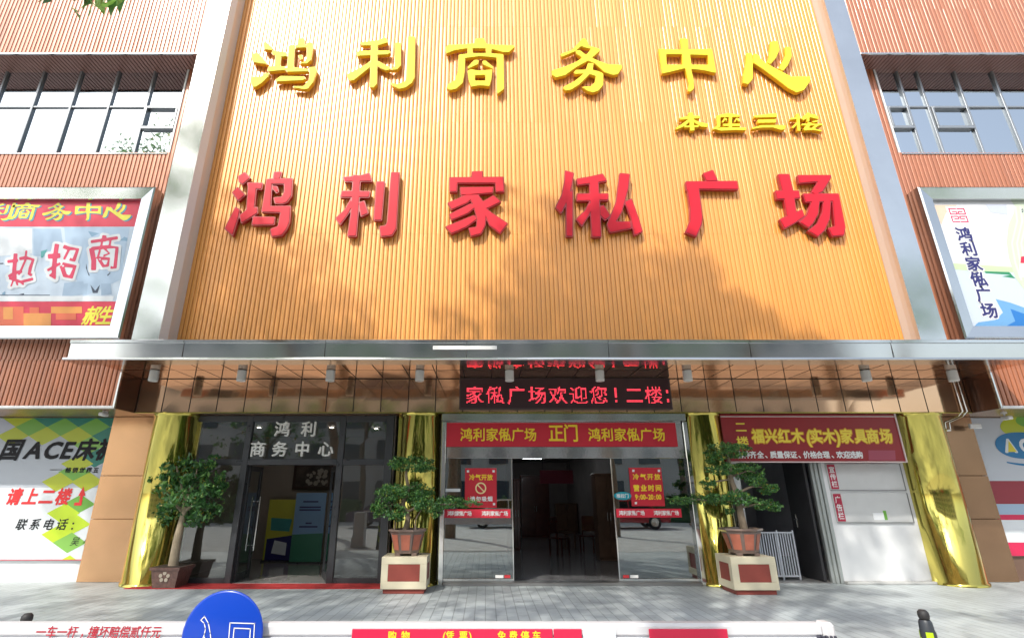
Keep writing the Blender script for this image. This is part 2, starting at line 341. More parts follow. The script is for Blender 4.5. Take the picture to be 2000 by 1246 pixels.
CH['r2'] = (E_, [[(340,115),(445,112),(445,185),(335,185)],[(130,170),(640,165),(645,310),(560,310),(555,230),(210,230),(205,310),(130,310)],[(225,262),(545,258),(540,320),(400,332),(235,345)],
 [(290,330),(400,330),(460,410),(480,500),(470,620),(430,700),(330,725),(305,640),(380,630),(385,560),(350,430)],[(110,410),(290,330),(380,340),(300,415),(150,478)],
 [(125,515),(330,412),(390,440),(310,510),(150,575)],[(90,630),(360,520),(400,560),(290,640),(150,700)],[(420,410),(540,335),(620,400),(520,450),(450,480)],[(440,430),(530,500),(680,600),(605,700),(500,620),(460,520)]], [])
CH['r3'] = (E_, [[(1205,105),(1295,130),(1275,260),(1230,400),(1175,515),(1115,450),(1175,330),(1200,200)],[(1215,330),(1285,280),(1285,725),(1215,725)],
 [(1310,185),(1450,160),(1560,135),(1605,210),(1500,225),(1325,250)],[(1430,170),(1520,190),(1540,500),(1550,730),(1455,730),(1440,500)],[(1315,320),(1615,320),(1615,390),(1315,395)],
 [(1430,400),(1470,440),(1440,520),(1365,635),(1305,560),(1390,480)],[(1530,440),(1570,425),(1635,530),(1580,580),(1530,520)],
 [(1715,130),(1815,140),(1800,280),(1740,500),(1690,580),(1820,580),(1830,650),(1625,690),(1595,610),(1680,400)],[(1760,400),(1830,365),(1900,560),(1935,680),(1850,720),(1820,560)]], [])
CH['r4'] = (F_, [[(380,150),(490,110),(545,230),(420,235)],[(205,230),(740,225),(755,320),(340,315),(215,330)],[(215,235),(340,240),(360,400),(385,600),(375,680),(320,805),(200,760),(250,640),(250,500),(225,330)]], [])
CH['r5'] = (F_, [[(1155,155),(1275,155),(1330,400),(1350,560),(1250,600),(1215,400)],[(1125,325),(1375,325),(1390,410),(1145,420)],[(1170,620),(1260,580),(1410,515),(1435,595),(1340,660),(1225,725)],
 [(1355,165),(1710,165),(1700,210),(1620,340),(1560,370),(1490,355),(1560,240),(1375,255)],[(1410,355),(1780,355),(1800,440),(1440,450)],[(1710,360),(1785,355),(1855,700),(1840,790),(1715,800),(1670,710),(1740,690)],
 [(1500,430),(1590,430),(1575,570),(1520,670),(1475,715),(1370,650),(1450,580)],[(1622,430),(1705,430),(1695,620),(1640,740),(1570,805),(1460,740),(1560,660),(1612,540)]], [])
def traced_polys(key):
    (ox, oy, sc), adds, subs = CH[key]
    f = lambda ps: [[(ox + x / sc, oy + y / sc) for x, y in p] for p in ps]
    return f(adds), f(subs)
def raised_char(key, name, label, group, yfront, depth, msolid, mface, inset, N=92):
    a, s = traced_polys(key); toW = lambda ps: [[(lambda q: (q.x, q.z))(W(u, v, yfront)) for u, v in p] for p in ps]
    K, xs, ys = field(toW(a), toW(s), N)
    cx = (xs[0] + xs[-1]) / 2; cz = ys[0]
    t = thing(name, label, 'sign character', (cx, yfront + depth, cz), group)
    b = MB(); V, Fc = contour(K, xs, ys, 0.0); solid(b, V, Fc, lambda x, z, d: (x, yfront + d, z), .012, .09); b.build('return_edge', msolid, t)
    pn = MB(); ins = np.argwhere(K > .028 if K.max() > .034 else K > .6 * K.max()); st = max(1, len(ins) // 6)
    for j, i in ins[::st][:6]: pn.tube([(xs[i], yfront + .088, ys[j]), (xs[i], yfront + depth + .012, ys[j])], .009, 6)
    pn.build('mounting_pins', STEEL, t)
    f = MB(); V, Fc = contour(K, xs, ys, inset); solid(f, V, Fc, lambda x, z, d: (x, yfront + d, z), 0.0, .0119); f.build('face', mface, t)
    return t

# ------------------------------------------------------------------ the setting: ground
YG, YS, YF, YD = 9.8, 9.3, 10.4, 10.75          # gold wall and wings / silver posts / bronze fascia / door plane
ZS, ZW = 3.84, 3.14                              # canopy soffit / wing soffit
def paving():
    m = bpy.data.materials.new('grey_plank_paving'); m.use_nodes = True; n = m.node_tree; b = n.nodes['Principled BSDF']
    tc = n.nodes.new('ShaderNodeTexCoord'); mp = n.nodes.new('ShaderNodeMapping'); mp.inputs['Rotation'].default_value = (0, 0, math.radians(90))
    br = n.nodes.new('ShaderNodeTexBrick'); br.inputs['Scale'].default_value = 1; br.inputs['Brick Width'].default_value = .9; br.inputs['Row Height'].default_value = .15
    br.inputs['Mortar Size'].default_value = .006; br.inputs['Mortar Smooth'].default_value = .2; br.inputs['Bias'].default_value = -.1
    br.inputs['Color1'].default_value = (.45, .49, .50, 1); br.inputs['Color2'].default_value = (.50, .545, .555, 1); br.inputs['Mortar'].default_value = (.26, .285, .29, 1)
    n.links.new(tc.outputs['Object'], mp.inputs[0]); n.links.new(mp.outputs[0], br.inputs[0])
    nz = n.nodes.new('ShaderNodeTexNoise'); nz.inputs['Scale'].default_value = .9; nz.inputs['Detail'].default_value = 7; n.links.new(tc.outputs['Object'], nz.inputs[0])
    mr = n.nodes.new('ShaderNodeMapRange'); mr.inputs[1].default_value = .3; mr.inputs[2].default_value = .7; mr.inputs[3].default_value = .80; mr.inputs[4].default_value = 1.12
    n2 = n.nodes.new('ShaderNodeTexNoise'); n2.inputs['Scale'].default_value = 7; n2.inputs['Detail'].default_value = 4; n.links.new(tc.outputs['Object'], n2.inputs[0])
    m2 = n.nodes.new('ShaderNodeMapRange'); m2.inputs[1].default_value = .60; m2.inputs[2].default_value = .72; m2.inputs[3].default_value = 1; m2.inputs[4].default_value = .78; n.links.new(n2.outputs[0], m2.inputs[0])
    mm = n.nodes.new('ShaderNodeMath'); mm.operation = 'MULTIPLY'; n.links.new(mr.outputs[0], mm.inputs[0]); n.links.new(m2.outputs[0], mm.inputs[1])
    n.links.new(nz.outputs[0], mr.inputs[0]); mx = n.nodes.new('ShaderNodeMix'); mx.data_type = 'RGBA'; mx.blend_type = 'MULTIPLY'; mx.inputs[0].default_value = 1
    n.links.new(br.outputs[0], mx.inputs[6]); n.links.new(mm.outputs[0], mx.inputs[7]); n.links.new(mx.outputs[2], b.inputs['Base Color'])
    b.inputs['Roughness'].default_value = .5
    bp = n.nodes.new('ShaderNodeBump'); bp.inputs['Strength'].default_value = .4; bp.inputs['Distance'].default_value = .004; bp.invert = True
    n.links.new(br.outputs['Fac'], bp.inputs['Height']); n.links.new(bp.outputs[0], b.inputs['Normal']); return m
tag(MB().quad((-60, 4.9, 0), (60, 4.9, 0), (60, 11.2, 0), (-60, 11.2, 0)).build('pavement', paving()), kind='structure')
tag(MB().box(-60, 60, 4.78, 4.896, -.2, .004, 0, .01).build('kerb', mat('kerb_granite', (.42, .42, .41), .7, noise=.1, nscale=8)), kind='structure')
tag(MB().quad((-120, -120, -.12), (120, -120, -.12), (120, 4.776, -.12), (-120, 4.776, -.12)).build('road', mat('concrete_road', (.44, .44, .43), .8, noise=.15, nscale=3, bump=.3, bscale=60)), kind='structure')
tag(MB().quad((-120, 11.2, -.13), (120, 11.2, -.13), (120, 200, -.13), (-120, 200, -.13)).build('ground', mat('bare_ground', (.2, .19, .17), .9, noise=.1)), kind='structure')

# ------------------------------------------------------------------ the building
mall = thing('shopping_mall', 'large mall front with ochre slat wall, mirrored gold columns and steel canopy', 'building', (1.1, 10.4, 0))
def slat_wall(name, x0, x1, z0, z1, Y, mats, parent, holes=(), pitch=.0915, gap=.014, depth=.024):
    b = MB(); n = int(round((x1 - x0) / pitch)); p = (x1 - x0) / n; wd = p - gap
    for i in range(n):
        a = x0 + i * p + gap / 2; c = a + wd; iv = [(z0, z1)]
        for hx0, hx1, hz0, hz1 in holes:
            if a < hx1 and c > hx0: iv = [q for s_, e_ in iv for q in ((s_, min(e_, hz0)), (max(s_, hz1), e_)) if q[1] - q[0] > .01]
        cuts = [3.95 + 2.9 * k for k in range(0, 5)]; iv = [q for s_, e_ in iv for q in zip([s_] + [c_ + .003 for c_ in cuts if s_ < c_ < e_ - .1], [c_ for c_ in cuts if s_ < c_ < e_ - .1] + [e_])]
        for s_, e_ in iv:
            t = random.uniform(-.0009, .0009); u = random.uniform(-.0008, .0008)
            prof = [(a, Y + depth), (a, Y + .006), (a + .009, Y + t + u), (a + wd / 2, Y - .0022 + u), (c - .009, Y - t + u), (c, Y + .006), (c, Y + depth)]
            vs = [(x, y, s_) for x, y in prof] + [(x, y, e_) for x, y in prof]
            b.add(vs, [(k, k + 1, k + 8, k + 7) for k in range(6)] + [list(range(7))[::-1], list(range(7, 14))], 0)
    xs = sorted({x0, x1, *[min(max(h[k], x0), x1) for h in holes for k in (0, 1)]}); zs = sorted({z0, z1, *[min(max(h[k], z0), z1) for h in holes for k in (2, 3)]})
    for xa, xb in zip(xs, xs[1:]):
        for za, zb in zip(zs, zs[1:]):
            mx, mz = (xa + xb) / 2, (za + zb) / 2
            if not any(h[0] < mx < h[1] and h[2] < mz < h[3] for h in holes): b.quad((xa, Y + depth - .004, za), (xb, Y + depth - .004, za), (xb, Y + depth - .004, zb), (xa, Y + depth - .004, zb), 1)
    return b.build(name, mats, parent)
slat_wall('slatted_wall', -6.16, 8.35, 3.95, 15.4, YG, [GOLD_SLAT, GOLD_BACK], mall)
ZH0, ZH1 = 8.92, 11.30                            # window band
for sgn, xa, xb, wx0, wx1 in ((-1, -15.0, -6.69, -15.0, -7.2), (1, 8.72, 18.0, 9.43, 18.0)):
    q = (-15.0, -7.08) if sgn < 0 else (9.82, 18.0)
    slat_wall('wing_wall', xa, xb, ZS + .26, ZH1, YG, [WOOD_SLAT, WOOD_BACK], mall, holes=[(wx0, wx1, ZH0, ZH1 + 1)])
    slat_wall('wing_wall', q[0], q[1], ZW + .05, ZS + .258, YG, [WOOD_SLAT, WOOD_BACK], mall)
    slat_wall('overhang_wall', xa, xb, ZH1, 15.4, YS, [WOOD_SLAT, WOOD_BACK], mall)
    s = MB(); n = int((xb - xa) / .0915)
    for i in range(n):
        a = xa + i * .0915
        s.box(a + .012, a + .08, YS + .04, YG + .3, ZH1 - .001, ZH1 + .02)
    s.box(xa, xb, YS + .036, YG + .3, ZH1 + .022, ZH1 + .05, 1)
    s.build('overhang_soffit', [mat('soffit_slat_brown', (.36, .20, .17), .4, .3), WOOD_BACK], mall)
    MB().box(xa, xb, YS - .012, YS + .03, ZH1 - .045, ZH1 - .002, 0, .006).build('edge_trim', SILVER, mall)
    MB().box(q[0], q[1], YG - .03, YG + .06, ZW, ZW + .048, 0, .006).build('ledge', WHITE, mall)
    MB().box(q[0], q[1], YG + .062, 11.2, ZW, ZW + .04).build('wing_soffit', PILASTER, mall)
    xe = -7.08 if sgn < 0 else 9.82
    MB().box(xe - .012, xe + .012, YG - .005, YF + .1, ZW, ZS, 0, .004).box(xe - .02, xe + .02, YG - .03, YG + .02, ZW - .0, ZS, 1, .005).build('wing_return', [mat('dark_bronze_panel', (.16, .085, .06), .22, .7), SILVER], mall)
def post(prof):
    b = MB().prism(prof, 'z', 3.95, 15.4); n = len(prof)
    for i in range(n):
        (xa, ya), (xb, yb) = prof[i], prof[(i + 1) % n]
        if abs(ya - yb) > .05: b.mi[2 + i] = 1
    b.build('silver_post', [SILVER, mat('matt_aluminium_return', (.66, .67, .67), .55, .25)], mall)
post([(-6.69, 9.95), (-6.69, 9.3), (-6.18, 9.3), (-6.115, 9.47), (-6.135, 9.62), (-6.15, 9.95)])
post([(8.72, 9.95), (8.36, 9.95), (8.33, 9.62), (8.295, 9.47), (8.225, 9.3), (8.72, 9.3)])

# upper windows ----------------------------------------------------
SKYGLASS = mat('mirror_window_glass', (.52, .57, .61), .025, 1.0, bump=.02, bscale=.7)
def upper_window(xs, zt, sash, x_out):
    f = MB(); z0, z1 = ZH0 - .02, ZH1 + .02
    for i, x in enumerate(xs): f.box(x - .026, x + .026, YG + .05, YG + .16, z0, z1, 0, .006)
    for a, b_ in zip(xs, xs[1:]):
        for z in (z0 + .03, zt): f.box(a + .027, b_ - .027, YG + .06, YG + .15, z - .022, z + .022, 0, .005)
    for (a, b_, z) in sash:
        f.box(a + .031, b_ - .031, YG + .02, YG + .15, z - .045, z + .03, 0, .006)
        f.box(a + .031, a + .075, YG + .015, YG + .14, z + .031, zt - .03, 0, .005).box(b_ - .075, b_ - .031, YG + .015, YG + .14, z + .031, zt - .03, 0, .005).box(a + .076, b_ - .076, YG + .015, YG + .14, zt - .075, zt - .03, 0, .005)
    fo = f.build('window', WINFRAME, mall)
    g = MB()
    for a, b_ in zip(xs, xs[1:]):
        for zz0, zz1 in ((z0, zt), (zt, z1)):
            e = random.uniform(-.004, .004); h = random.uniform(-.004, .004)
            g.quad((a, YG + .1 + e, zz0), (b_, YG + .1 - e, zz0), (b_, YG + .1 - e + h, zz1), (a, YG + .1 + e + h, zz1))
    g.build('glass', SKYGLASS, fo); return fo
zt = W(100, 205, YG).z
upper_window([W(u, 207, YG).x for u in (-242, -167, -92, -17, 58, 133, 208, 281)] + [-7.2], zt, [(W(281, 207, YG).x, -7.2, W(300, 247, YG).z)], 0)
xr = [9.43] + [W(u, 204, YG).x for u in (1777, 1817, 1893, 1969, 2045, 2121, 2197)]
upper_window(xr, zt, [(xr[0], xr[1], W(1760, 246, YG).z), (xr[2], xr[3], W(1850, 246, YG).z)], 0)
MB().box(-7.2, -7.16, YG - .002, YG + .2, ZH0, ZH1).build('window_jamb', WHITE, mall)
MB().box(9.38, 9.42, YG - .002, YG + .2, ZH0, ZH1).build('window_jamb', WHITE, mall)
for a, b_ in ((-15, -7.2), (9.43, 18)): MB().box(a, b_, YG - .02, YG + .1, ZH0 - .05, ZH0 - .021, 0, .005).build('window_sill', SILVER, mall)

# canopy ------------------------------------------------------------
CX0, CX1 = -7.16, 9.86
MB().prism([(8.8, 3.745), (8.44, 3.745), (8.43, 3.76), (8.44, 3.785), (8.535, 3.80), (8.525, 4.055), (8.50, 4.065), (8.50, 4.115), (8.52, 4.125), (8.8, 4.125)], 'x', CX0, CX1).build('canopy_edge', SILVER, mall)
MB().box(CX0 + .05, CX1 - .05, 8.802, YG - .01, 4.06, 4.11).build('canopy_top', SILVER, mall)
s = MB(); xs = [-7.06 + .553 * i for i in range(31)]; xs[-1] = 9.8
for i in range(30):
    for ya, yb in ((8.81, 9.612), (9.634, YF)):
        t = [random.uniform(-.0025, .0025) for _ in range(4)]; a, b_ = xs[i] + .010, xs[i + 1] - .010
        s.add([(a, ya, ZS + t[0]), (b_, ya, ZS + t[1]), (b_, yb - .002, ZS + t[2]), (a, yb - .002, ZS + t[3])], [(0, 1, 2, 3)])
s.box(-7.07, 9.81, 8.8, YF, ZS + .012, ZS + .03, 1)
s.build('canopy_soffit', [SOFFIT, SEAM], mall)
j = MB()
for x in np.arange(-5.2, 9.8, 2.44): j.box(x - .004, x + .004, 8.4985, 8.502, 4.07, 4.112).box(x - .004, x + .004, 8.522, 8.526, 3.81, 4.05)
j.build('canopy_joint', SEAM, mall)
a = W(908, 679, 8.51); MB().box(a.x - .55, a.x + .55, 8.508, 8.524, a.z - .035, a.z + .035, 0, .004).build('white_strip', WHITE, mall)  # flat white strip on the front face of the canopy edge
s = MB(); off = W(429, 760, YF).x; xs = [off + .553 * i for i in range(-5, 27)]; xs = [-7.06] + [x for x in xs if -6.9 < x < 9.6] + [9.8]
for a, b_ in zip(xs, xs[1:]):
    t = [random.uniform(-.003, .003) for _ in range(4)]; a += .010; b_ -= .010
    s.add([(a, YF + t[0], ZW + .02), (b_, YF + t[1], ZW + .02), (b_, YF + t[2], ZS - .012), (a, YF + t[3], ZS - .012), (a, YF + .02, ZW + .02), (b_, YF + .02, ZW + .02)], [(0, 1, 2, 3), (0, 4, 5, 1)])
s.box(-7.07, 9.81, YF + .008, YF + .03, ZW + .03, ZS, 1)
s.build('fascia', [BRONZE, SEAM], mall)
MB().box(-7.06, 9.8, YF - .012, YF + .06, ZW, ZW + .017, 0, .004).build('fascia_trim', BRASS, mall)
MB().box(-7.06, 9.8, YF + .062, 11.3, ZW + .002, ZW + .05).build('recess_ceiling', PILASTER, mall)

# columns and pilasters ----------------------------------------------
def column(x, y, r, fl, fr):
    c = MB().lathe((x, y, 0), [(r + .025, .0), (r + .025, .05), (r, .055), (r, 3.08), (r + .02, 3.085), (r + .02, ZW - .002)], 56, cap=False).build('column', BRASS, mall)
    f = MB()
    if fl: f.box(x - r - fl, x - r + .04, y + .02, y + .12, 0, ZW - .004, 0, .01)
    if fr: f.box(x + r - .04, x + r + fr, y + .02, y + .12, 0, ZW - .004, 0, .01)
    if fl or fr: f.build('column_flange', BRASS, c)
column(-6.36, 10.74, .43, 0, .06); column(-1.32, 10.72, .40, .08, 0); column(4.42, 10.72, .40, 0, .06); column(8.88, 10.74, .45, .06, .06)
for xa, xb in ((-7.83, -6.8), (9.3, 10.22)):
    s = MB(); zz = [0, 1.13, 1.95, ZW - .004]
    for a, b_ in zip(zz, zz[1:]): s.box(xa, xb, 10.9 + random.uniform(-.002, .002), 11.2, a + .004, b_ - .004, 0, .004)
    s.build('pilaster', PILASTER if xa < 0 else mat('bronze_satin_baked_reflection', (.30, .185, .11), .24, .75, noise=.1, nscale=1.2, bump=.03, bscale=2), mall)  # right pilaster: same bronze, its darker reflections put into the base colour
# wall behind the side panels
MB().box(-15, -7.84, 11.06, 11.3, 0, ZW).build('side_wall', WHITEWALL, mall)
MB().box(10.23, 18, 11.06, 11.3, 0, ZW).build('side_wall', mat('brown_side_wall', (.20, .12, .085), .35, .3), mall)

# lobby entrance (left) ------------------------------------------------
GLASS = glass_mat('clear_door_glass', (.80, .85, .85), .19, .72); DGLASS = glass_mat('tinted_lobby_glass', (.7, .74, .76), .12, .8)
L0, L1 = -6.08, -1.88; M0 = W(485, 860, YD).x; M1 = W(668, 860, YD).x; ZT = W(600, 896, YD).z
f = MB()
for a, b_ in ((L0, L0 + .11), (M0 - .06, M0 + .06), (M1 - .06, M1 + .06), (L1 - .16, L1)): f.box(a, b_, YD - .04, YD + .06, 0, ZW - .003, 0, .006)
for a, b_ in ((L0 + .111, M0 - .061), (M0 + .061, M1 - .061), (M1 + .061, L1 - .161)):
    f.box(a, b_, YD - .035, YD + .055, ZW - .13, ZW - .003, 0, .006).box(a, b_, YD - .035, YD + .055, ZT - .12, ZT, 0, .006)
for a, b_ in ((L0 + .111, M0 - .061), (M1 + .061, L1 - .161)): f.box(a, b_, YD - .035, YD + .055, 0, .1, 0, .006)
lf = f.build('lobby_frame', FRAMEGREY, mall)
for a, b_, z0, z1 in ((L0 + .11, M0 - .06, .1, ZT - .12), (M1 + .06, L1 - .16, .1, ZT - .12), (L0 + .11, M0 - .06, ZT, ZW - .13), (M0 + .06, M1 - .06, ZT, ZW - .13), (M1 + .06, L1 - .16, ZT, ZW - .13)):
    MB().quad((a, YD + .01, z0), (b_, YD + .01, z0), (b_, YD + .01 + random.uniform(-.004, .004), z1), (a, YD + .01, z1)).build('glass_pane', DGLASS, lf)
def leaf(hx, hy, ex, ey, hand):
    d = Vector((ex - hx, ey - hy, 0)); L = d.length; d.normalize(); n = Vector((-d.y, d.x, 0))
    def B(mb, s0, s1, z0, z1, t=.022):
        P = [Vector((hx, hy, 0)) + d * s + n * q for s in (s0, s1) for q in (-t, t)]
        vs = [(p.x, p.y, z) for z in (z0, z1) for p in P]
        mb.add(vs, [(0, 1, 3, 2), (4, 6, 7, 5), (0, 4, 5, 1), (2, 3, 7, 6), (0, 2, 6, 4), (1, 5, 7, 3)])
    m = MB(); z1 = ZT - .125
    B(m, 0, .09, .012, z1); B(m, L - .09, L, .012, z1); B(m, .091, L - .091, z1 - .1, z1); B(m, .091, L - .091, .012, .13)
    o = m.build('door', FRAMEGREY, mall)
    a = Vector((hx, hy, 0)) + d * .09; b_ = Vector((hx, hy, 0)) + d * (L - .09)
    MB().quad((a.x, a.y, .13), (b_.x, b_.y, .13), (b_.x, b_.y, z1 - .1), (a.x, a.y, z1 - .1)).build('glass_pane', DGLASS, o)
    for sd in ((-1, 1) if hand else ()):
        p = Vector((hx, hy, 0)) + d * (L - .14) + n * .075 * sd
        h = MB().tube([(p.x, p.y, .5), (p.x, p.y, 1.55)], .017, 10)
        for z in (.6, 1.45): h.tube([(p.x, p.y, z), (p.x - n.x * .06 * sd, p.y - n.y * .06 * sd, z)], .01, 8)
        h.build('handle', STEEL, o)
leaf(M0 + .07, YD + .08, W(513, 915, 11.62).x, 11.62, 1)
leaf(M1 - .07, YD + .08, W(649, 915, 11.62).x, 11.62, 0)
BEIGE = mat('lobby_wall_paint', (.42, .37, .32), .6, noise=.04, nscale=2); DFLOOR = mat('polished_stone_floor', (.30, .29, .28), .12, noise=.12, nscale=1.5)
CEIL = mat('interior_ceiling_paint', (.32, .31, .30), .8); DKWALL = mat('shop_wall_dark', (.36, .33, .31), .7, noise=.1, nscale=1.5)
def room(x0, x1, y0, y1, z1, wallm, floorm, hole_front=True):
    MB().box(x0 - .04, x0, y0, y1, 0, z1).box(x1, x1 + .04, y0, y1, 0, z1).box(x0, x1, y1, y1 + .05, 0, z1).build('interior_wall', wallm, mall)
    MB().box(x0 - .04, x1 + .04, y0, y1 + .05, -.1, .006).build('interior_floor', floorm, mall)
    MB().box(x0 - .04, x1 + .04, y0, y1 + .05, z1 + .001, z1 + .08).build('interior_ceiling', CEIL, mall)
room(-6.1, -1.9, YD + .062, 14.6, 3.1, BEIGE, DFLOOR)
room(-.95, 4.1, 10.75, 27, 3.1, DKWALL, mat('shop_floor_tile', (.22, .22, .23), .16, noise=.08, nscale=1))
room(4.85, 6.72, YD + .05, 13.6, 3.1, mat('back_room_wall', (.34, .34, .37), .6, noise=.08), mat('back_room_floor', (.28, .28, .28), .5, noise=.1))

# main entrance (centre) -------------------------------------------------
X0, X1 = -.88, 4.04
MB().box(X0, X1, 10.42, 10.74, 2.985, ZW - .002, 0, .01).build('entrance_header', SILVER, mall)
MB().box(X0 + .1, X1 - .06, 10.56, 10.74, 2.27, 2.984, 0, .006).build('door_beam', STEEL, mall)
MB().box(X0, X0 + .09, 10.5, 10.74, 0, 2.984, 0, .008).build('door_jamb', STEEL, mall); MB().box(X1 - .05, X1 + .04, 10.5, 10.74, 0, 2.984, 0, .008).build('door_jamb', STEEL, mall)
GX0, GX1 = W(1000, 1000, 10.6).x, W(1202, 1000, 10.6).x
MB().box(X0 + .091, X1 - .051, 10.48, 10.75, 0, .055, 0, .008).build('threshold', mat('threshold_metal', (.33, .33, .33), .3, .8), mall)
for a, b_, e, sx in ((X0 + .09, GX0, GX0, -1), (GX1, X1 - .05, GX1, 1)):
    o = MB().box(a, b_, 10.60, 10.612, .056, 2.268).build('sliding_door', GLASS, mall)
    MB().box(e - .022 * (sx > 0) - .002, e + .022 * (sx < 0) + .002, 10.594, 10.618, .056, 2.268, 0, .004).build('door_edge', STEEL, o)
    MB().box(a, b_, 10.592, 10.622, .0565, .11, 0, .004).build('bottom_rail', STEEL, o)
    MB().box(e + (.05 if sx > 0 else -.16), e + (.16 if sx > 0 else -.05), 10.585, 10.591, .12, .17).build('lock_label', mat('lock_label_red', (.6, .04, .05), .5), o)
    MB().box(e + (.18 if sx > 0 else -.33), e + (.33 if sx > 0 else -.18), 10.585, 10.591, .12, .17).build('lock_label', WHITE, o)
    MB().box(a + .02, b_ - .1 * (sx < 0), 10.66, 10.672, .056, 2.268).build('fixed_glass', GLASS, mall)

# right doorway and white wall -------------------------------------------
MB().box(6.755, 8.6, YD, YD + .2, 0, ZW - .004).build('white_panel_wall', WHITEWALL, mall)
MB().box(6.755, 8.55, YD - .12, YD - .001, 0, .05, 0, .01).build('plinth', mat('plinth_stone', (.5, .5, .49), .5, noise=.06), mall)
MB().box(4.93, 5.09, YD - .02, YD + .1, 0, ZW - .004, 0, .008).build('door_frame', WHITE, mall)
j = MB()
for k, (a, d) in enumerate(((6.56, .02), (6.62, -.01), (6.69, -.035))): j.box(a, a + .062, YD + d, YD + .1, 0, ZW - .004, 0, .006)
j.build('door_frame', mat('grey_door_frame', (.42, .45, .44), .35, .4), mall)
MB().box(5.09, 6.56, YD + .01, YD + .06, 2.25, ZW - .004).build('door_lintel', FRAMEGREY, mall)
d = MB().box(6.47, 6.52, YD + .12, 11.62, .02, 2.24, 0, .006).build('door', mat('dark_steel_door', (.045, .045, .05), .45, noise=.1), mall)
MB().box(6.455, 6.469, 11.42, 11.46, .95, 1.2, 0, .003).tube([(6.43, 11.44, 1.1), (6.43, 11.32, 1.1)], .012, 8).tube([(6.46, 11.44, 1.1), (6.43, 11.44, 1.1)], .012, 8).build('handle', STEEL, d)
# body behind everything (keeps light out of the rooms)
MB().box(-15, 18, 27.2, 27.4, 0, 15.4).box(-15, 18, 10.1, 27.2, 15.1, 15.4).box(-15, -14.9, 9.9, 27.2, 0, 15.1).box(17.9, 18, 9.9, 27.2, 0, 15.1).box(-15, 18, 9.99, 10.05, ZS + .2, 15.1).build('building_body', mat('plain_render', (.4, .38, .36), .8), mall)

# raised characters --------------------------------------------------------
YEL_F = mat('yellow_letter_face', (.78, .75, .045), .55, spec=.25, noise=.05, nscale=3); YEL_S = mat('yellow_letter_edge', (.70, .40, .015), .4)
RED_F = mat('red_letter_face', (.62, .016, .034), .5, spec=.25, noise=.06, nscale=2); RED_S = mat('red_letter_edge', (.36, .012, .02), .35, coat=.3)
yl = ['鸿', '利', '商', '务', '中', '心']; rl = ['鸿', '利', '家', '俬', '广', '场']; sm = ['本', '座', '三', '楼']
for i, c in enumerate(yl): raised_char('y%d' % i, 'wall_character', 'large yellow raised character %s in the top row on the ochre wall' % c, 'large yellow wall characters', YG - .145, .145, YEL_S, YEL_F, .012)
for i, c in enumerate(sm): raised_char('s%d' % i, 'wall_character', 'small yellow raised character %s in the short row above the red ones' % c, 'small yellow wall characters', YG - .13, .13, YEL_S, YEL_F, .008, 80)
for i, c in enumerate(rl): raised_char('r%d' % i, 'wall_character', 'large red raised character %s in the lower row on the ochre wall' % c, 'large red wall characters', YG - .145, .145, RED_S, RED_F, .022, 100)
# ------------------------------------------------------------------ billboards
def ring_frame(x0, x1, z0, z1, prof, m, parent, name='frame'):
    vs = []; n = len(prof)
    for o, y in prof:
        vs += [(x0 + o, y, z0 + o), (x1 - o, y, z0 + o), (x1 - o, y, z1 - o), (x0 + o, y, z1 - o)]
    fs = [(i * 4 + k, i * 4 + (k + 1) % 4, (i + 1) * 4 + (k + 1) % 4, (i + 1) * 4 + k) for i in range(n - 1) for k in range(4)]
    return MB().add(vs, fs).build(name, m, parent)
def pquad(mb, pts, y, dy=0.0, mi=0):       # printed patch: photo pixels on plane y
    q = [W(u, v, y) for u, v in pts]; mb.add([(p.x, y + dy, p.z) for p in q], [list(range(len(q)))], mi); return mb
def pmat(name, c, rough=.45, coat=.1): return mat('print_' + name, c, rough, coat=coat)
def traced_row(mb, keys, centres, wpx, hpx, y, dy, mi=0, shift=(0, 0), N=60):
    for k, (u, v) in zip(keys, centres):
        a, s = traced_polys(k); pts = [q for p in a for q in p]; x0 = min(p[0] for p in pts); x1 = max(p[0] for p in pts); y0 = min(p[1] for p in pts); y1 = max(p[1] for p in pts)
        c = W(u, v, y); ww = (W(u + wpx / 2, v, y) - W(u - wpx / 2, v, y)).x; hh = (W(u, v - hpx / 2, y) - W(u, v + hpx / 2, y)).z
        T = lambda ps: [[(c.x + shift[0] + ww * ((p[0] - x0) / (x1 - x0) - .5), c.z + shift[1] - hh * ((p[1] - y0) / (y1 - y0) - .5)) for p in q] for q in ps]
        K, xs, ys = field(T(a), T(s), N); V, F = contour(K, xs, ys, 0.0); solid(mb, V, F, lambda x, z, d: (x, y + dy, z), 0, None, mi)
FR = [(0, YG - .005), (0, 9.47), (.03, 9.45), (.27, 9.50), (.285, 9.60)]
YP = 9.585
bb = thing('billboard', 'billboard with red bands and office picture in a silver frame, left wing', 'billboard', (-9.8, 9.8, 4.42))
BX0, BX1 = -12.6, -7.04; BZ0, BZ1 = 4.42, 7.80
ring_frame(BX0, BX1, BZ0, BZ1, FR, SILVER, bb)
z1, z2, z3, z4 = BZ1 - .28, W(100, 443, YP).z, W(100, 589, YP).z, BZ0 + .28
px0, px1 = BX0 + .28, BX1 - .28
p = MB().box(px0, px1, YP, YP + .05, z4, z1, 0)
for a, b_ in ((z2, z1), (z4, z3)): p.quad((px0, YP - .002, a), (px1, YP - .002, a), (px1, YP - .002, b_), (px0, YP - .002, b_), 1)
T = lambda pts: [(u / 4.297, 370 + v / 4.297) for u, v in pts]
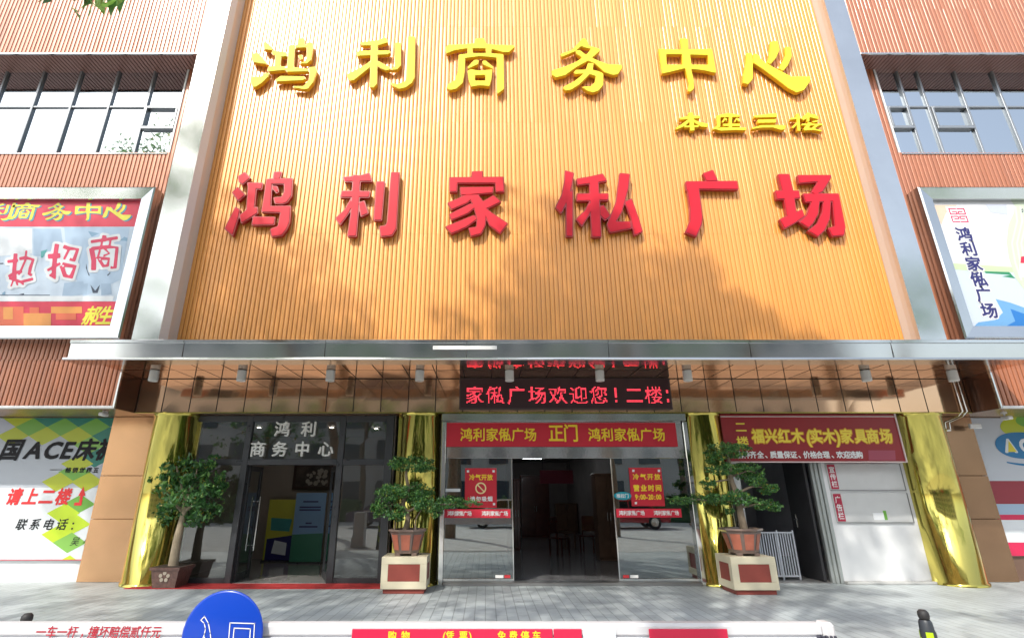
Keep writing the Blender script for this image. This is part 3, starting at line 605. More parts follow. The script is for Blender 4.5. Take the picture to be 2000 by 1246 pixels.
for pts, mi in (([(280, 330), (510, 330), (540, 560), (280, 560)], 3), ([(540, 320), (1090, 320), (1010, 760), (700, 900), (560, 560)], 2), ([(0, 330), (270, 330), (270, 540), (0, 560)], 4), ([(740, 352), (838, 370), (770, 400)], 5),
                ([(1005, 430), (1045, 398), (1070, 410), (1068, 436)], 5), ([(540, 785), (700, 770), (720, 880), (520, 905)], 3), ([(850, 790), (930, 790), (940, 880), (850, 890)], 3), ([(620, 800), (740, 790), (730, 880), (610, 885)], 3),
                ([(505, 935), (525, 895), (640, 915), (705, 900), (610, 922)], 6), ([(0, 885), (420, 885), (420, 891), (0, 891)], 6), ([(160, 880), (205, 872), (200, 885)], 6), ([(760, 800), (800, 850), (840, 800), (820, 870), (780, 870)], 6),
                ([(725, 620), (735, 680), (755, 725), (745, 725), (722, 660)], 6), ([(900, 720), (925, 695), (928, 705), (905, 728)], 6), ([(345, 520), (400, 505), (360, 575), (345, 575)], 7), ([(0, 620), (30, 618), (30, 626), (0, 628)], 6),
                ([(20, 870), (45, 855), (45, 885), (20, 885)], 5), ([(0, 895), (960, 895), (945, 938), (0, 938)], 4)):
    _k = globals().get('_k', 0) + 1; pquad(p, T(pts), YP, -.0022 - .00015 * _k, mi)
for k, (u0, v0, u1, v1) in enumerate(((0, 985, 200, 1150), (200, 1040, 430, 1150), (250, 990, 330, 1040), (430, 985, 690, 1040), (470, 1040, 640, 1095), (30, 990, 110, 1090))): pquad(p, T([(u0, v0), (u1, v0), (u1, v1), (u0, v1)]), YP, -.0052 - .0002 * k, 8 + k % 2)
p.build('poster', [pmat('pale_blue', (.50, .60, .71)), pmat('red', (.62, .02, .06)), pmat('mid_blue', (.38, .51, .66)), pmat('grey_blue', (.32, .44, .58)), pmat('white', (.70, .74, .77)), pmat('slate', (.18, .33, .48)), pmat('ink', (.03, .05, .09)), pmat('teal', (.05, .3, .3)), pmat('orange_red', (.70, .13, .05)), pmat('amber', (.75, .30, .06))], bb)
b = MB(); ks = ['y1', 'y2', 'y3', 'y4', 'y5']; cs = [(7 - 8, 414), (49, 414), (112, 414), (172, 414), (231, 414)]
traced_row(b, ks, cs, 56, 36, YP, -.006, 0, (.03, -.018)); traced_row(b, ks, cs, 55, 35, YP, -.009, 1)
b.build('title_lettering', [pmat('title_blue', (.05, .28, .42)), pmat('title_yellow', (.72, .66, .05))], bb)
brush = [[((65,608),(155,598)),26],[((135,540),(130,600),(122,690),(128,750)),34],[((75,735),(130,700),(190,690)),26],[((225,515),(215,600),(175,690),(160,720)),18],[((165,585),(220,575),(282,592),(258,660),(248,712),(272,722)),28],[((80,745),(180,778),(282,752)),24],[((112,770),(95,818)),14],[((140,775),(152,808)),16],[((170,775),(204,802)),16],
 [((405,565),(510,558)),40],[((482,460),(466,560),(455,680),(458,748),(425,712)),38],[((400,682),(450,655),(510,622)),22],[((535,480),(580,498),(655,505),(622,600),(588,585)),32],[((585,500),(540,590)),20],[((520,640),(548,725),(600,738),(632,650),(525,632)),38],
 [((880,388),(872,440)),36],[((765,442),(850,430),(992,408)),26],[((860,440),(850,490)),18],[((930,430),(922,480)),18],[((770,495),(790,600),(788,680)),42],[((770,500),(900,485),(985,490),(968,660),(930,655)),30],[((842,510),(820,585)),18],[((880,500),(922,540),(870,560)),18],[((832,585),(870,645),(905,642),(918,585),(835,580)),28]]
toW = lambda ps, y: [[(lambda q: (q.x, q.z))(W(u / 4.297, 370 + v / 4.297, y)) for u, v in p] for p in ps]
K, xs, ys = field(toW([stroke_poly(a, wd) for a, wd in brush], YP), [], 170)
b = MB(); V, F = contour(K, xs, ys, -.055); solid(b, V, F, lambda x, z, d: (x, YP - .0085, z), 0, None, 0); V, F = contour(K, xs, ys, 0.0); solid(b, V, F, lambda x, z, d: (x, YP - .0105, z), 0, None, 1)
b.build('brush_lettering', [pmat('halo_white', (.66, .69, .72)), pmat('crimson', (.60, .015, .08))], bb)
b = MB(); prow(b, '郝生', (179, 617), (207, 617), 37, YP - .006, 30, bold=.03, shear=.22); b.build('name_lettering', pmat('title_yellow', (.72, .66, .05)), bb)

bb = thing('billboard', 'billboard with a square red emblem and landscape picture in a silver frame, right wing', 'billboard', (11.5, 9.8, 4.42))
BX0, BX1 = 9.23, 14.6; ring_frame(BX0, BX1, BZ0, BZ1, FR, SILVER, bb)
px0, px1 = BX0 + .28, BX1 - .28; p = MB().box(px0, px1, YP, YP + .05, z4, z1, 0)
T2 = lambda pts: [(1790 + u / 4.152, 360 + v / 4.152) for u, v in pts]
zh = W(1900, 527, YP).z
p.quad((px0, YP - .002, z4), (px1, YP - .002, z4), (px1, YP - .002, zh), (px0, YP - .002, zh), 1)
pquad(p, T2([(280, 640), (760, 670), (872, 690), (872, 715), (540, 712), (285, 690)]), YP, -.003, 2); pquad(p, T2([(550, 706), (750, 712), (800, 765), (690, 748), (760, 735), (560, 722)]), YP, -.0035, 3)
pquad(p, T2([(640, 930), (760, 960), (872, 1000), (1100, 1010), (1100, 1160), (560, 1165), (450, 1168), (500, 1120), (640, 1100), (700, 1040)]), YP, -.003, 4); pquad(p, T2([(760, 1010), (872, 1050), (1100, 1060), (1100, 1165), (700, 1165), (800, 1110)]), YP, -.0035, 5)
pquad(p, T2([(140, 170), (330, 170), (240, 230), (200, 330)]), YP, -.003, 6); pquad(p, T2([(560, 168), (730, 168), (740, 250), (600, 230)]), YP, -.003, 7)
p.build('poster', [pmat('paper_white', (.64, .65, .67)), pmat('mist', (.50, .57, .66)), pmat('pale_green', (.47, .58, .36)), pmat('leaf_green', (.02, .22, .10)), pmat('lake_blue', (.13, .32, .58)), pmat('deep_blue', (.015, .16, .48)), pmat('peach', (.64, .50, .38)), pmat('lilac', (.48, .52, .66))], bb)
b = MB(); pquad(b, T2([(740, 108), (1100, 108), (1100, 860), (872, 860), (800, 760), (750, 600), (730, 470), (745, 330), (790, 230), (795, 170)]), YP, -.0045, 0)
for k, off in enumerate((0, 40, 75)): 
    q = stroke_poly([(800 + off, 180), (815 + off, 300), (772 + off, 480), (800 + off, 640), (850 + off, 780)], 14); V, F = [(lambda w_: (w_.x, w_.z))(W(1790 + u / 4.152, 360 + v / 4.152, YP)) for u, v in q], None
    b.add([(x, YP - .0055, z) for x, z in V], [(i, i + 1, len(V) - 2 - i, len(V) - 1 - i) for i in range(4)], 1)
pquad(b, T2([(845, 590), (960, 560), (960, 640), (840, 640)]), YP, -.006, 2); pquad(b, T2([(835, 645), (960, 645), (960, 755), (830, 755)]), YP, -.006, 3)
for k, (u, v) in enumerate(((848, 205), (868, 212), (850, 222))): pquad(b, T2([(u, v), (u + 12, v - 6), (u + 14, v + 4), (u + 3, v + 10)]), YP, -.006, 4)
b.build('vase_picture', [pmat('celadon', (.50, .57, .44)), pmat('celadon_light', (.60, .66, .55)), pmat('red', (.62, .02, .06)), pmat('white', (.70, .74, .77)), pmat('ink', (.03, .05, .09))], bb)
b = MB(); e = [W(1790 + u / 4.152, 360 + v / 4.152, YP) for u, v in ((238, 182), (437, 325))]
ex, ez = (W(1790 + 262 / 4.152, 360 + 255 / 4.152, YP).x + W(1790 + 415 / 4.152, 360 + 255 / 4.152, YP).x) / 2, (e[0].z + e[1].z) / 2; hw = (e[0].z - e[1].z) / 2
b.quad((ex - hw, YP - .005, ez - hw), (ex + hw, YP - .005, ez - hw), (ex + hw, YP - .005, ez + hw), (ex - hw, YP - .005, ez + hw), 0)
BARN = [0]
def bar(x0, y0, x1, y1):
    t = .07; k = hw / 1.18
    xa, xb = min(x0, x1) - t, max(x0, x1) + t; ya, yb = min(y0, y1) - t, max(y0, y1) + t
    BARN[0] += 1; e_ = YP - .007 - .0001 * BARN[0]; b.quad((ex + xa * k, e_, ez + ya * k), (ex + xb * k, e_, ez + ya * k), (ex + xb * k, e_, ez + yb * k), (ex + xa * k, e_, ez + yb * k), 1)
for sx in (-1, 1):
    for sy in (-1, 1):
        for (a, c, d, f_) in ((.1, .88, .88, .88), (.88, .78, .88, .15), (.78, .15, .1, .15), (.1, .25, .1, .42), (.2, .5, .55, .5), (.48, .5, .48, .5)): bar(sx * a, sy * c, sx * d, sy * f_)
b.build('emblem', [pmat('emblem_white', (.8, .8, .8)), pmat('emblem_red', (.52, .02, .10))], bb)
b = MB(); prow(b, '鸿利家俬广场', (1883, 458), (1932, 607), 28, YP - .005, 31, bold=.085); prow(b, '鸿利家俬广场', (1883, 458), (1932, 607), 27, YP - .007, 30, bold=.03, mi=1)
b.build('vertical_lettering', [pmat('paper_white', (.64, .65, .67)), pmat('navy', (.02, .02, .13))], bb)

# ------------------------------------------------------------------ side advertising panels at pavement level
def clip(poly, a, b_, c):        # keep a*x+b*z<=c
    out = []
    for p, q in zip(poly, poly[1:] + poly[:1]):
        fp, fq = a * p[0] + b_ * p[1] - c, a * q[0] + b_ * q[1] - c
        if fp <= 0: out.append(p)
        if fp * fq < 0: t = fp / (fp - fq); out.append((p[0] + (q[0] - p[0]) * t, p[1] + (q[1] - p[1]) * t))
    return out
YA = 11.0
ace = thing('advert_panel', 'large advert panel with green diamonds and black italic writing, left of the gold columns', 'advert panel', (-9.5, 11.05, .38))
ax0, ax1, az0, az1 = -13.0, -7.835, W(80, 1094, YA).z, W(100, 816, YA).z
p = MB().box(ax0, ax1, YA, YA + .05, az0, az1, 0, .004)
k = 3.558; Q = lambda u, v: (lambda q: (q.x, q.z))(W(u / k, 790 + v / k, YA))
# white lower field
zw = W(60, 952, YA).z
p.quad((ax0, YA - .002, az0 + .002), (ax1 - .003, YA - .002, az0 + .002), (ax1 - .003, YA - .002, zw), (ax0, YA - .002, zw), 1)
cx_, cz_ = Q(437, 155); dxw = (Q(656, 155)[0] - Q(437, 155)[0]) / 2; dzw = (Q(437, 95)[1] - Q(437, 220)[1]) / 2
cols = {(0, 0): 2, (-2, 0): 2, (2, 0): 2, (-1, 1): 4, (1, 1): 4, (3, 1): 4, (-3, 1): 3, (-1, -1): 3, (1, -1): 3, (-3, -1): 3, (3, -1): 4, (2, -2): 5, (2.6, -3.4): 4, (1.45, -4.9): 2, (.6, -5.9): 3, (2.4, -5.9): 3, (1.5, -4.0): 3, (2.2, -8.2): 2, (1.4, -9.1): 6, (2.2, -10.2): 6, (1.4, -11.2): 6, (2.2, -12): 5, (-4, 0): 7, (2.4, -14.2): 6}
for i, ((a, c), mi) in enumerate(cols.items()):
    x, z = cx_ + a * dxw, cz_ + c * dzw; d = [(x - dxw, z), (x, z - dzw), (x + dxw, z), (x, z + dzw)]
    d = clip(d, 0, 1, az1 - .003); d = clip(d, 1, 0, ax1 - .003); d = clip(d, 0, -1, -az0 - .003)
    if len(d) > 2: p.add([(q[0], YA - .003 - i * .00012, q[1]) for q in d], [list(range(len(d)))], mi)
p.quad((ax0, YA - .008, az0 + .003), (ax1 - .003, YA - .008, az0 + .003), (ax1 - .003, YA - .008, az0 + .018), (ax0, YA - .008, az0 + .018), 8)
p.build('panel', [pmat('silver_grey', (.44, .48, .54)), pmat('white', (.70, .74, .77)), pmat('leaf', (.15, .40, .05)), pmat('olive_lime', (.45, .52, .02)), pmat('teal_green', (.0, .19, .14)), pmat('soft_green', (.22, .48, .08)), pmat('lime', (.50, .68, .02)), pmat('lilac_grey', (.50, .54, .64)), pmat('red', (.62, .02, .06))], ace)
b = MB(); yt = YA - .010
for ch, u, wp in (('国', 82, 40), ('A', 240, 44), ('C', 368, 44), ('E', 474, 44), ('床', 598, 40), ('褥', 748, 40)): prow(b, ch, (u / k, 878.5), (u / k, 878.5), 44 if ch in 'ACE' else 43, yt, wp, bold=.034, shear=.2)
prow(b, '畅销世界五', (133, 918), (187, 918), 11, yt, 11, bold=.03, shear=.1); pquad(b, [(97, 916.6), (121, 916.6), (121, 917.6), (97, 917.6)], yt)
prow(b, '联系电话', (42, 1024), (121, 1024), 23, yt, 21, bold=.014, shear=.2); prow(b, '：', (142, 1026), (142, 1026), 20, yt, bold=.02); prow(b, '吴小', (147, 1057), (171, 1057), 18, yt, 17, bold=.0, shear=.2)
b.build('black_lettering', pmat('black', (.005, .006, .01), .75, 0.0), ace)
b = MB(); prow(b, '请上二楼', (28, 970), (124, 970), 33, yt, 28, bold=.034, shear=.15)
b.add([(x, yt, z) for x, z in (Q(*q) for q in [(515, 700), (520, 680), (552, 678), (560, 632), (545, 634), (583, 568), (594, 634), (580, 632), (568, 700)])], [list(range(9))])
b.build('red_lettering', pmat('bright_red', (.70, .015, .02)), ace)
ace = thing('advert_panel', 'advert panel with a blue oval emblem above a red picture strip, right edge', 'advert panel', (12.5, 11.05, .38))
ax0 = 10.235; ax1 = 16.0
p = MB().box(ax0, ax1, YA, YA + .05, .45, az1, 0, .004)
P6 = lambda pts: [(1600 + u / 2.675, 780 + v / 2.675) for u, v in pts]
def strip(z0, z1, mi, x0=ax0, dy=.002): p.quad((x0 + .003, YA - dy, z0), (ax1, YA - dy, z0), (ax1, YA - dy, z1), (x0 + .003, YA - dy, z1), mi)
zz = lambda v: W(1980, 780 + v / 2.675, YA).z
strip(zz(545), zz(425), 1); strip(zz(600), zz(546), 2); strip(zz(628), zz(601), 3); strip(zz(745), zz(629), 4); strip(.452, zz(746), 3)
V = [(lambda q: (q.x, YA - .004, q.z))(W(1600 + (1085 + 140 * math.cos(t)) / 2.675, 780 + (140 + 62 * math.sin(t)) / 2.675, YA)) for t in np.linspace(0, 2 * math.pi, 40)[:-1]]; p.add(V, [list(range(39))], 5)
V = [(lambda q: (q.x, YA - .0045, q.z))(W(1600 + (1120 + 95 * math.cos(t)) / 2.675, 780 + (108 + 40 * math.sin(t)) / 2.675, YA)) for t in np.linspace(0, 2 * math.pi, 40)[:-1]]; p.add(V, [list(range(39))], 6)
p.build('panel', [pmat('silver_grey_light', (.50, .53, .58)), pmat('maroon', (.26, .02, .035)), pmat('grey_blue', (.32, .44, .58)), pmat('crimson', (.60, .015, .08)), pmat('white', (.70, .74, .77)), pmat('olive_lime', (.45, .52, .02)), pmat('leaf', (.15, .40, .05))], ace)
b = MB(); c = W(1600 + 1075 / 2.675, 780 + 240 / 2.675, YA); rx, rz = .62, .27
V = [(c.x + rx * math.cos(t) * (abs(math.cos(t)) ** -.25 if abs(math.cos(t)) > .05 else 1), YA - .006, c.z + rz * math.sin(t)) for t in np.linspace(0, 2 * math.pi, 64)[:-1]]; b.add(V, [list(range(63))], 0)
V2 = [(c.x + .62 * t, YA - .006, c.z - .30 - .07 * (1 - t * t)) for t in np.linspace(-.8, .8, 16)] + [(c.x + .62 * t, YA - .006, c.z - .315 - .1 * (1 - t * t)) for t in np.linspace(.8, -.8, 16)]; b.add(V2, [list(range(32))], 0)
row(b, 'ACE', (c.x - .33, c.z), (c.x + .33, c.z), .36, YA - .008, .34, bold=.05, mi=1)
b.add([(c.x - .40, YA - .0095, c.z - .13), (c.x - .22, YA - .0095, c.z - .13), (c.x - .32, YA - .0095, c.z + .1)], [(0, 1, 2)], 2)
b.build('oval_emblem', [pmat('emblem_blue', (.0, .16, .38)), pmat('white', (.70, .74, .77)), pmat('emblem_yellow', (.72, .62, .03))], ace)

# ------------------------------------------------------------------ LED display on the fascia
YL = 10.25
led = thing('led_display', 'long LED display with red dot characters on the bronze fascia', 'LED display', (1.6, 10.4, 3.21))
lx0, lx1, lz0, lz1 = W(897, 770, YL).x, W(1312, 770, YL).x, W(1100, 799, YL).z, ZS - .006
MB().box(lx0, lx1, YL + .02, YF - .01, lz0, lz1, 0, .008).build('casing', mat('led_casing', (.055, .04, .042), .4), led)
MB().box(lx0 + .03, lx1 - .03, YL + .012, YL + .019, lz0 + .03, lz1 - .03).build('screen', mat('led_screen', (.045, .022, .026), .35), led)
b = MB(); NP = 16; cell = (W(1277, 771, YL).x - W(927, 771, YL).x) / 9
ct = [('家', 927), ('俬', 967), ('广', 1009), ('场', 1050), ('欢', 1090), ('迎', 1130), ('您', 1170), ('！', 1203), ('二', 1239), ('楼', 1277), ('：', 1304)]
zc = W(1100, 772, YL).z; hh = (W(1100, 754, YL).z - W(1100, 789, YL).z)
for ch, u in ct:
    s = glyph_segs(ch).copy(); s[:, [0, 2]] = (s[:, [0, 2]] - (ECX if ch not in '！：' else (s[:, [0, 2]].min() + s[:, [0, 2]].max()) / 2)) / EM; s[:, [1, 3]] = (s[:, [1, 3]] - ECY) / EM
    g = (np.arange(NP) + .5) / NP - .5; X, Y = np.meshgrid(g, g); M = seg_sdf(s, X, Y) > -.010
    for j, i in zip(*np.nonzero(M)):
        x = W(u, 772, YL).x + g[i] * hh * 1.02; z = zc + g[j] * hh; r = hh / NP
        b.quad((x - r * .42, YL + .008, z - r * .2), (x + r * .42, YL + .008, z - r * .2), (x + r * .42, YL + .008, z + r * .2), (x - r * .42, YL + .008, z + r * .2))
b.build('lit_characters', mat('led_red', (.5, .02, .03), .5, emit=(1, .055, .09), estr=1.7), led)

# ------------------------------------------------------------------ banner, posters and strips of the main entrance
def signtex(name, c, r=.5): return mat(name, c, r, noise=.04, nscale=4, coat=.1)
REDV = signtex('red_banner_vinyl', (.56, .012, .03)); YELV = pmat('banner_yellow', (.92, .64, .03)); WHV = pmat('banner_white', (.8, .8, .8))
bn = thing('banner', 'long red banner with yellow characters across the main entrance', 'banner', (1.6, 10.55, 2.49))
bx0, bx1, bz0, bz1 = W(872, 850, 10.5).x, W(1322, 850, 10.5).x, W(1100, 872, 10.5).z, W(1100, 825, 10.5).z
m = MB(); nx = 40
for i in range(nx + 1):
    x = bx0 + (bx1 - bx0) * i / nx; dy = .004 * math.sin(i * .9) + .003 * math.sin(i * 2.3)
    m.v += [(x, 10.515 + dy, bz0), (x, 10.512 + dy * .6, (bz0 + bz1) / 2), (x, 10.515 + dy * .3, bz1)]
for i in range(nx):
    for j in range(2): m.f.append([3 * i + j, 3 * i + 3 + j, 3 * i + 4 + j, 3 * i + 1 + j]); m.mi.append(0); m.smooth.append(True)
m.build('cloth', REDV, bn)
b = MB(); prow(b, '鸿利家俬广场', (911, 849), (1036, 849), 26, 10.498, 24, bold=.022); prow(b, '正门', (1086, 846), (1115, 846), 35, 10.498, 30, bold=.022); prow(b, '鸿利家俬广场', (1161, 849), (1287, 849), 26, 10.498, 24, bold=.022); b.build('lettering', YELV, bn)
def sheet(name, label, cat, u0, v0, u1, v1, y, m, group=None):
    a, c = W((u0 + u1) / 2, v0, y), W((u0 + u1) / 2, v1, y); xa, xb = W(u0, (v0 + v1) / 2, y).x, W(u1, (v0 + v1) / 2, y).x
    t = thing(name, label, cat, ((xa + xb) / 2, y + .01, c.z), group); MB().box(xa, xb, y, y + .006, c.z, a.z).build('sheet', m, t); return t
YQ = 10.585
t = sheet('poster', 'red poster with a no smoking symbol taped to the left glass door', 'poster', 908, 914, 970, 991, YQ, REDV)
b = MB(); prow(b, '冷气开放', (922, 932), (957, 932), 12, YQ - .004, 11, bold=.03, N=36); b.build('yellow_lettering', YELV, t)
c = W(939, 953, YQ); b = MB(); R0, R1 = .108, .083; n = 36
vs = [(c.x + r * math.cos(2 * math.pi * k_ / n), YQ - .004, c.z + r * math.sin(2 * math.pi * k_ / n)) for r in (R0, R1) for k_ in range(n)]; b.add(vs, [(k_, (k_ + 1) % n, n + (k_ + 1) % n, n + k_) for k_ in range(n)])
q = .07; b.quad((c.x - q - .008, YQ - .0045, c.z + q - .008), (c.x + q - .008, YQ - .0045, c.z - q - .008), (c.x + q + .008, YQ - .0045, c.z - q + .008), (c.x - q + .008, YQ - .0045, c.z + q + .008)); b.build('no_smoking_symbol', pmat('pale_yellow', (.8, .68, .35)), t)
b = MB(); prow(b, '请勿吸烟', (923, 974), (957, 974), 10, YQ - .004, 10, bold=.03, N=36); b.build('white_lettering', WHV, t)
b = MB()
for u, v in ((914, 920), (964, 920), (965, 984)): pquad(b, [(u - 2.2, v - 2.2), (u + 2.2, v - 2.2), (u + 2.2, v + 2.2), (u - 2.2, v + 2.2)], YQ - .003)
b.build('tape', WHV, t)
t = sheet('poster', 'red poster with opening hours taped to the right glass door', 'poster', 1231, 913, 1295, 988, YQ, REDV)
b = MB(); prow(b, '冷气开放', (1242, 931), (1284, 931), 12, YQ - .004, 12, bold=.03, N=36); prow(b, '营业时间', (1243, 953), (1286, 953), 13, YQ - .004, 12, bold=.04, N=36); prow(b, '9:00-20:00', (1243, 970), (1289, 970), 13, YQ - .004, 10, bold=.04, N=36); b.build('yellow_lettering', YELV, t)
b = MB()
for u, v in ((1237, 919), (1287, 919), (1242, 982)): pquad(b, [(u - 2.2, v - 2.2), (u + 2.2, v - 2.2), (u + 2.2, v + 2.2), (u - 2.2, v + 2.2)], YQ - .003)
b.build('tape', WHV, t)
for (u0, v0, u1, v1), c1, c2, sd in (((868, 994, 997, 1011), (878, 917), (945, 988), 'left'), ((1204, 993, 1331, 1010), (1213, 1255), (1281, 1322), 'right')):
    t = sheet('door_strip', 'narrow red strip with white characters across the %s glass door' % sd, 'door strip', u0, v0, u1, v1, YQ + .002, signtex('red_strip_vinyl', (.58, .014, .04)), 'red strips on the glass doors')
    b = MB(); v = (v0 + v1) / 2
    for a, c in (c1, c2): prow(b, '鸿利家俬广场', (a, v), (c, v), 10, YQ - .004, 8.5, bold=.02, N=32)
    b.build('lettering', WHV, t)
t = thing('door_sticker', 'teal oval sticker beside the opening hours poster', 'sticker', (W(1216, 968, YQ).x, YQ + .01, W(1216, 976, YQ).z))
c = W(1216, 968, YQ); b = MB(); b.prism([(c.x + .17 * math.cos(a), c.z + .075 * math.sin(a)) for a in np.linspace(0, 2 * math.pi, 32)[:-1]], 'y', YQ - .009, YQ - .005); b.build('sheet', pmat('teal_sticker', (.0, .30, .38)), t)
b = MB(); prow(b, '推拉门', (1208, 968), (1224, 968), 8.5, YQ - .012, 8, bold=.02, N=32); b.build('lettering', WHV, t)
t = thing('door_sticker', 'white sticker on the left glass door behind the bonsai branch', 'sticker', (W(884, 957, YQ).x, YQ + .01, W(884, 961, YQ).z))
a, c = W(870, 954, YQ), W(899, 960, YQ); MB().box(a.x, c.x, YQ - .003, YQ + .002, c.z, a.z).build('sheet', PAPER, t)

# ------------------------------------------------------------------ lobby lettering, shop sign, notice boards
t = thing('lobby_lettering', 'silver characters in two lines on the glass above the lobby door', 'lettering', (W(570, 880, YD).x, YD - .02, W(570, 893, YD).z))
for ch, u, v in (('鸿', 551, 838), ('利', 603, 838), ('商', 503, 877), ('务', 546, 877), ('中', 590, 877), ('心', 636, 877)): b = MB(); prow(b, ch, (u, v), (u, v), 30, YD - .055, 30, bold=.02, t=.05); b.build('character', mat('silver_letter', (.74, .74, .70), .4), t)
YB = 10.44
t = thing('shop_sign', 'dark red shop sign with yellow and white characters over the right doorway', 'shop sign', (6.6, 10.5, 2.2))
sx0, sx1, sz0, sz1 = 4.74, W(1760, 858, YB).x, W(1600, 903, YB).z, ZW - .01
MB().box(sx0, sx1, YB, YB + .1, sz0, sz1, 0, .01).build('panel', signtex('dark_red_sign', (.30, .012, .016), .4), t)
MB().box(sx0, sx1, YB - .02, YB - .001, sz0 - .001, sz0 + .02).box(sx1 - .022, sx1 + .002, YB - .02, YB - .001, sz0 + .021, sz1).box(sx0, sx1 - .023, YB - .02, YB - .001, sz1 - .065, sz1 - .05).build('border', mat('pale_pink_trim', (.75, .62, .60), .5), t)
b = MB(); k1 = 4.5455; U = lambda u: 1340 + u / k1
for ch, u in zip('福兴红木(实木)家具商场', (640, 755, 870, 990, 1090, 1155, 1270, 1345, 1425, 1550, 1655, 1775)):
    prow(b, ch, (U(u), 852), (U(u), 852), 34 if ch in '()' else 29, YB - .006, 30 if ch in '()' else 25, bold=.075, shear=.06); prow(b, ch, (U(u), 852), (U(u), 852), 34 if ch in '()' else 28, YB - .009, 30 if ch in '()' else 24, bold=.03, shear=.06, mi=1)
prow(b, '二', (U(485), 834), (U(485), 834), 22, YB - .009, 22, bold=.02, mi=1); prow(b, '楼', (U(502), 864), (U(502), 864), 24, YB - .009, 24, bold=.02, mi=1)
b.build('yellow_lettering', [pmat('orange_outline', (.70, .30, .01)), pmat('sign_yellow', (.93, .73, .07))], t)
b = MB()
for ch, u in zip('品种齐全、质量保证、价格合理、欢迎选购', (475, 535, 595, 660, 710, 775, 835, 895, 955, 1005, 1070, 1130, 1185, 1245, 1300, 1365, 1425, 1482, 1540)): prow(b, ch, (U(u), 888), (U(u), 888), 14, YB - .008, 13, bold=.035, N=34)
b.build('white_lettering', WHV, t)
b = MB(); pquad(b, [(U(1618), 800 + 360 / k1), (U(1855), 800 + 360 / k1), (U(1862), 800 + 448 / k1), (U(1622), 800 + 448 / k1)], YB - .004); b.build('blank_patch', pmat('dusty_rose', (.36, .06, .10)), t)
YN = YD - .03
for (v0, v1), txt, lab, tv in (((905, 958), '宣传栏', 'upper notice board with a red vertical tag on the white wall', (917, 951)), ((962, 1021), '广告栏', 'lower notice board with a red vertical tag on the white wall', (975, 1012))):
    za, zb = W(1700, v0, YN).z, W(1700, v1, YN).z; xa, xb = W(1618, 935, YN).x, W(1768, 950, YN).x
    t = thing('notice_board', lab, 'notice board', ((xa + xb) / 2, YD, zb), 'notice boards on the white wall')
    MB().box(xa, xb, YN, YN + .028, zb, za, 0, .004).build('board', mat('notice_board_grey', (.60, .61, .61), .3, coat=.3, noise=.04), t)
    MB().box(xa, xb, YN - .012, YN - .001, zb, zb + .014).box(xb - .013, xb, YN - .012, YN - .001, zb + .015, za).build('rim', mat('notice_rim', (.25, .25, .26), .4, .5), t)
    xl = W(1634, (v0 + v1) / 2, YN).x; xl = (W(1625, 932, YN).x + W(1641, 992, YN).x) / 2
    MB().box(xl - .075, xl + .075, YN - .008, YN - .002, zb + .03, za - .02).build('tag', signtex('tag_red', (.42, .014, .05)), t)
    b = MB(); h = (za - zb - .08) / 3
    row(b, txt, (xl, za - .05 - h / 2), (xl, zb + .05 + h / 2), h * .86, YN - .011, .115, bold=.02, N=40); b.build('lettering', WHV, t)
    if txt[0] == '广':
        a, c = W(1704, 1001, YN), W(1728, 1015, YN); MB().box(a.x, c.x, YN - .006, YN - .001, c.z, a.z).build('small_notice', PAPER, t); MB().box(c.x + .0, c.x + .06, YN - .007, YN - .001, c.z + .0, a.z + .04).build('green_leaflet', pmat('leaf', (.15, .40, .05)), t)

# ------------------------------------------------------------------ canopy lamps
lm = None
names = ['first', 'second', 'third', 'fourth', 'fifth', 'sixth', 'seventh', 'eighth', 'ninth']
for i, u in enumerate((302, 473, 646, 820, 995, 1171, 1342, 1690, 1859)):
    c = W(u, 728, 9.63); lab = 'white downlight under the canopy, %s from the left' % names[i]
    if lm is None:
        lm = thing('canopy_downlight', lab, 'lamp', (c.x, 9.63, ZS - .21), 'white downlights under the canopy'); MB().lathe((c.x, 9.63, ZS - .21), [(.06, .012), (.075, .0), (.082, .0), (.084, .02), (.084, .2)], 24, cap=False).build('lamp_body', mat('lamp_white', (.75, .74, .70), .4), lm); MB().lathe((c.x, 9.63, ZS - .198), [(.0, .0), (.06, .0)], 24, cap=False).build('lens', mat('lamp_lens', (.5, .5, .48), .2), lm)
    else: tag(copy_tree(lm, (c.x, 9.63, ZS - .21)), lab)
# security fittings
for u, v, y, lab, sx in ((205, 808, 10.2, 'small white camera under the left wing soffit', 1), (1963, 815, 10.3, 'small white camera under the right wing soffit', -1)):
    c = W(u, v, y); t = thing('security_camera', lab, 'camera', (c.x, y, c.z), 'cameras under the wing soffits')
    MB().lathe((c.x, y, ZW - .03), [(.05, 0), (.05, .03)], 16).tube([(c.x, y, ZW - .03), (c.x, y, c.z + .02)], .015, 8).build('bracket', WHITE, t); MB().box(c.x - .05, c.x + .05, y - .12, y + .06, c.z - .05, c.z + .02, 0, .015).build('housing', WHITE, t)
c = W(1905, 832, 10.7); t = thing('flood_light', 'small white wall lamp on the brown pilaster beside the right gold column', 'wall lamp', (c.x, 10.85, c.z)); MB().box(c.x - .12, c.x + .12, 10.68, 10.74, c.z - .05, c.z + .05, 0, .012).build('housing', WHITE, t); MB().tube([(c.x, 10.74, c.z), (c.x, 10.9, c.z)], .015, 8).build('arm', STEEL, t)
t = thing('conduit_pipe', 'pair of thin steel pipes running down beside the right gold column', 'pipe', (9.62, 10.36, 2.9))
for dx in (0, .09): MB().tube([(9.60 + dx, 10.37, ZS - .01), (9.60 + dx, 10.37, ZW + .03), (9.60 + dx, 10.5, ZW - .05), (9.60 + dx, 10.84, ZW - .12), (9.60 + dx, 10.87, ZW - .3)], .016, 8).build('pipe', STEEL, t)
MB().lathe((9.6, 10.84, 2.82), [(.0, 0), (.06, .01), (.06, .05), (.0, .06)], 16, cap=False).build('junction_box', STEEL, t)
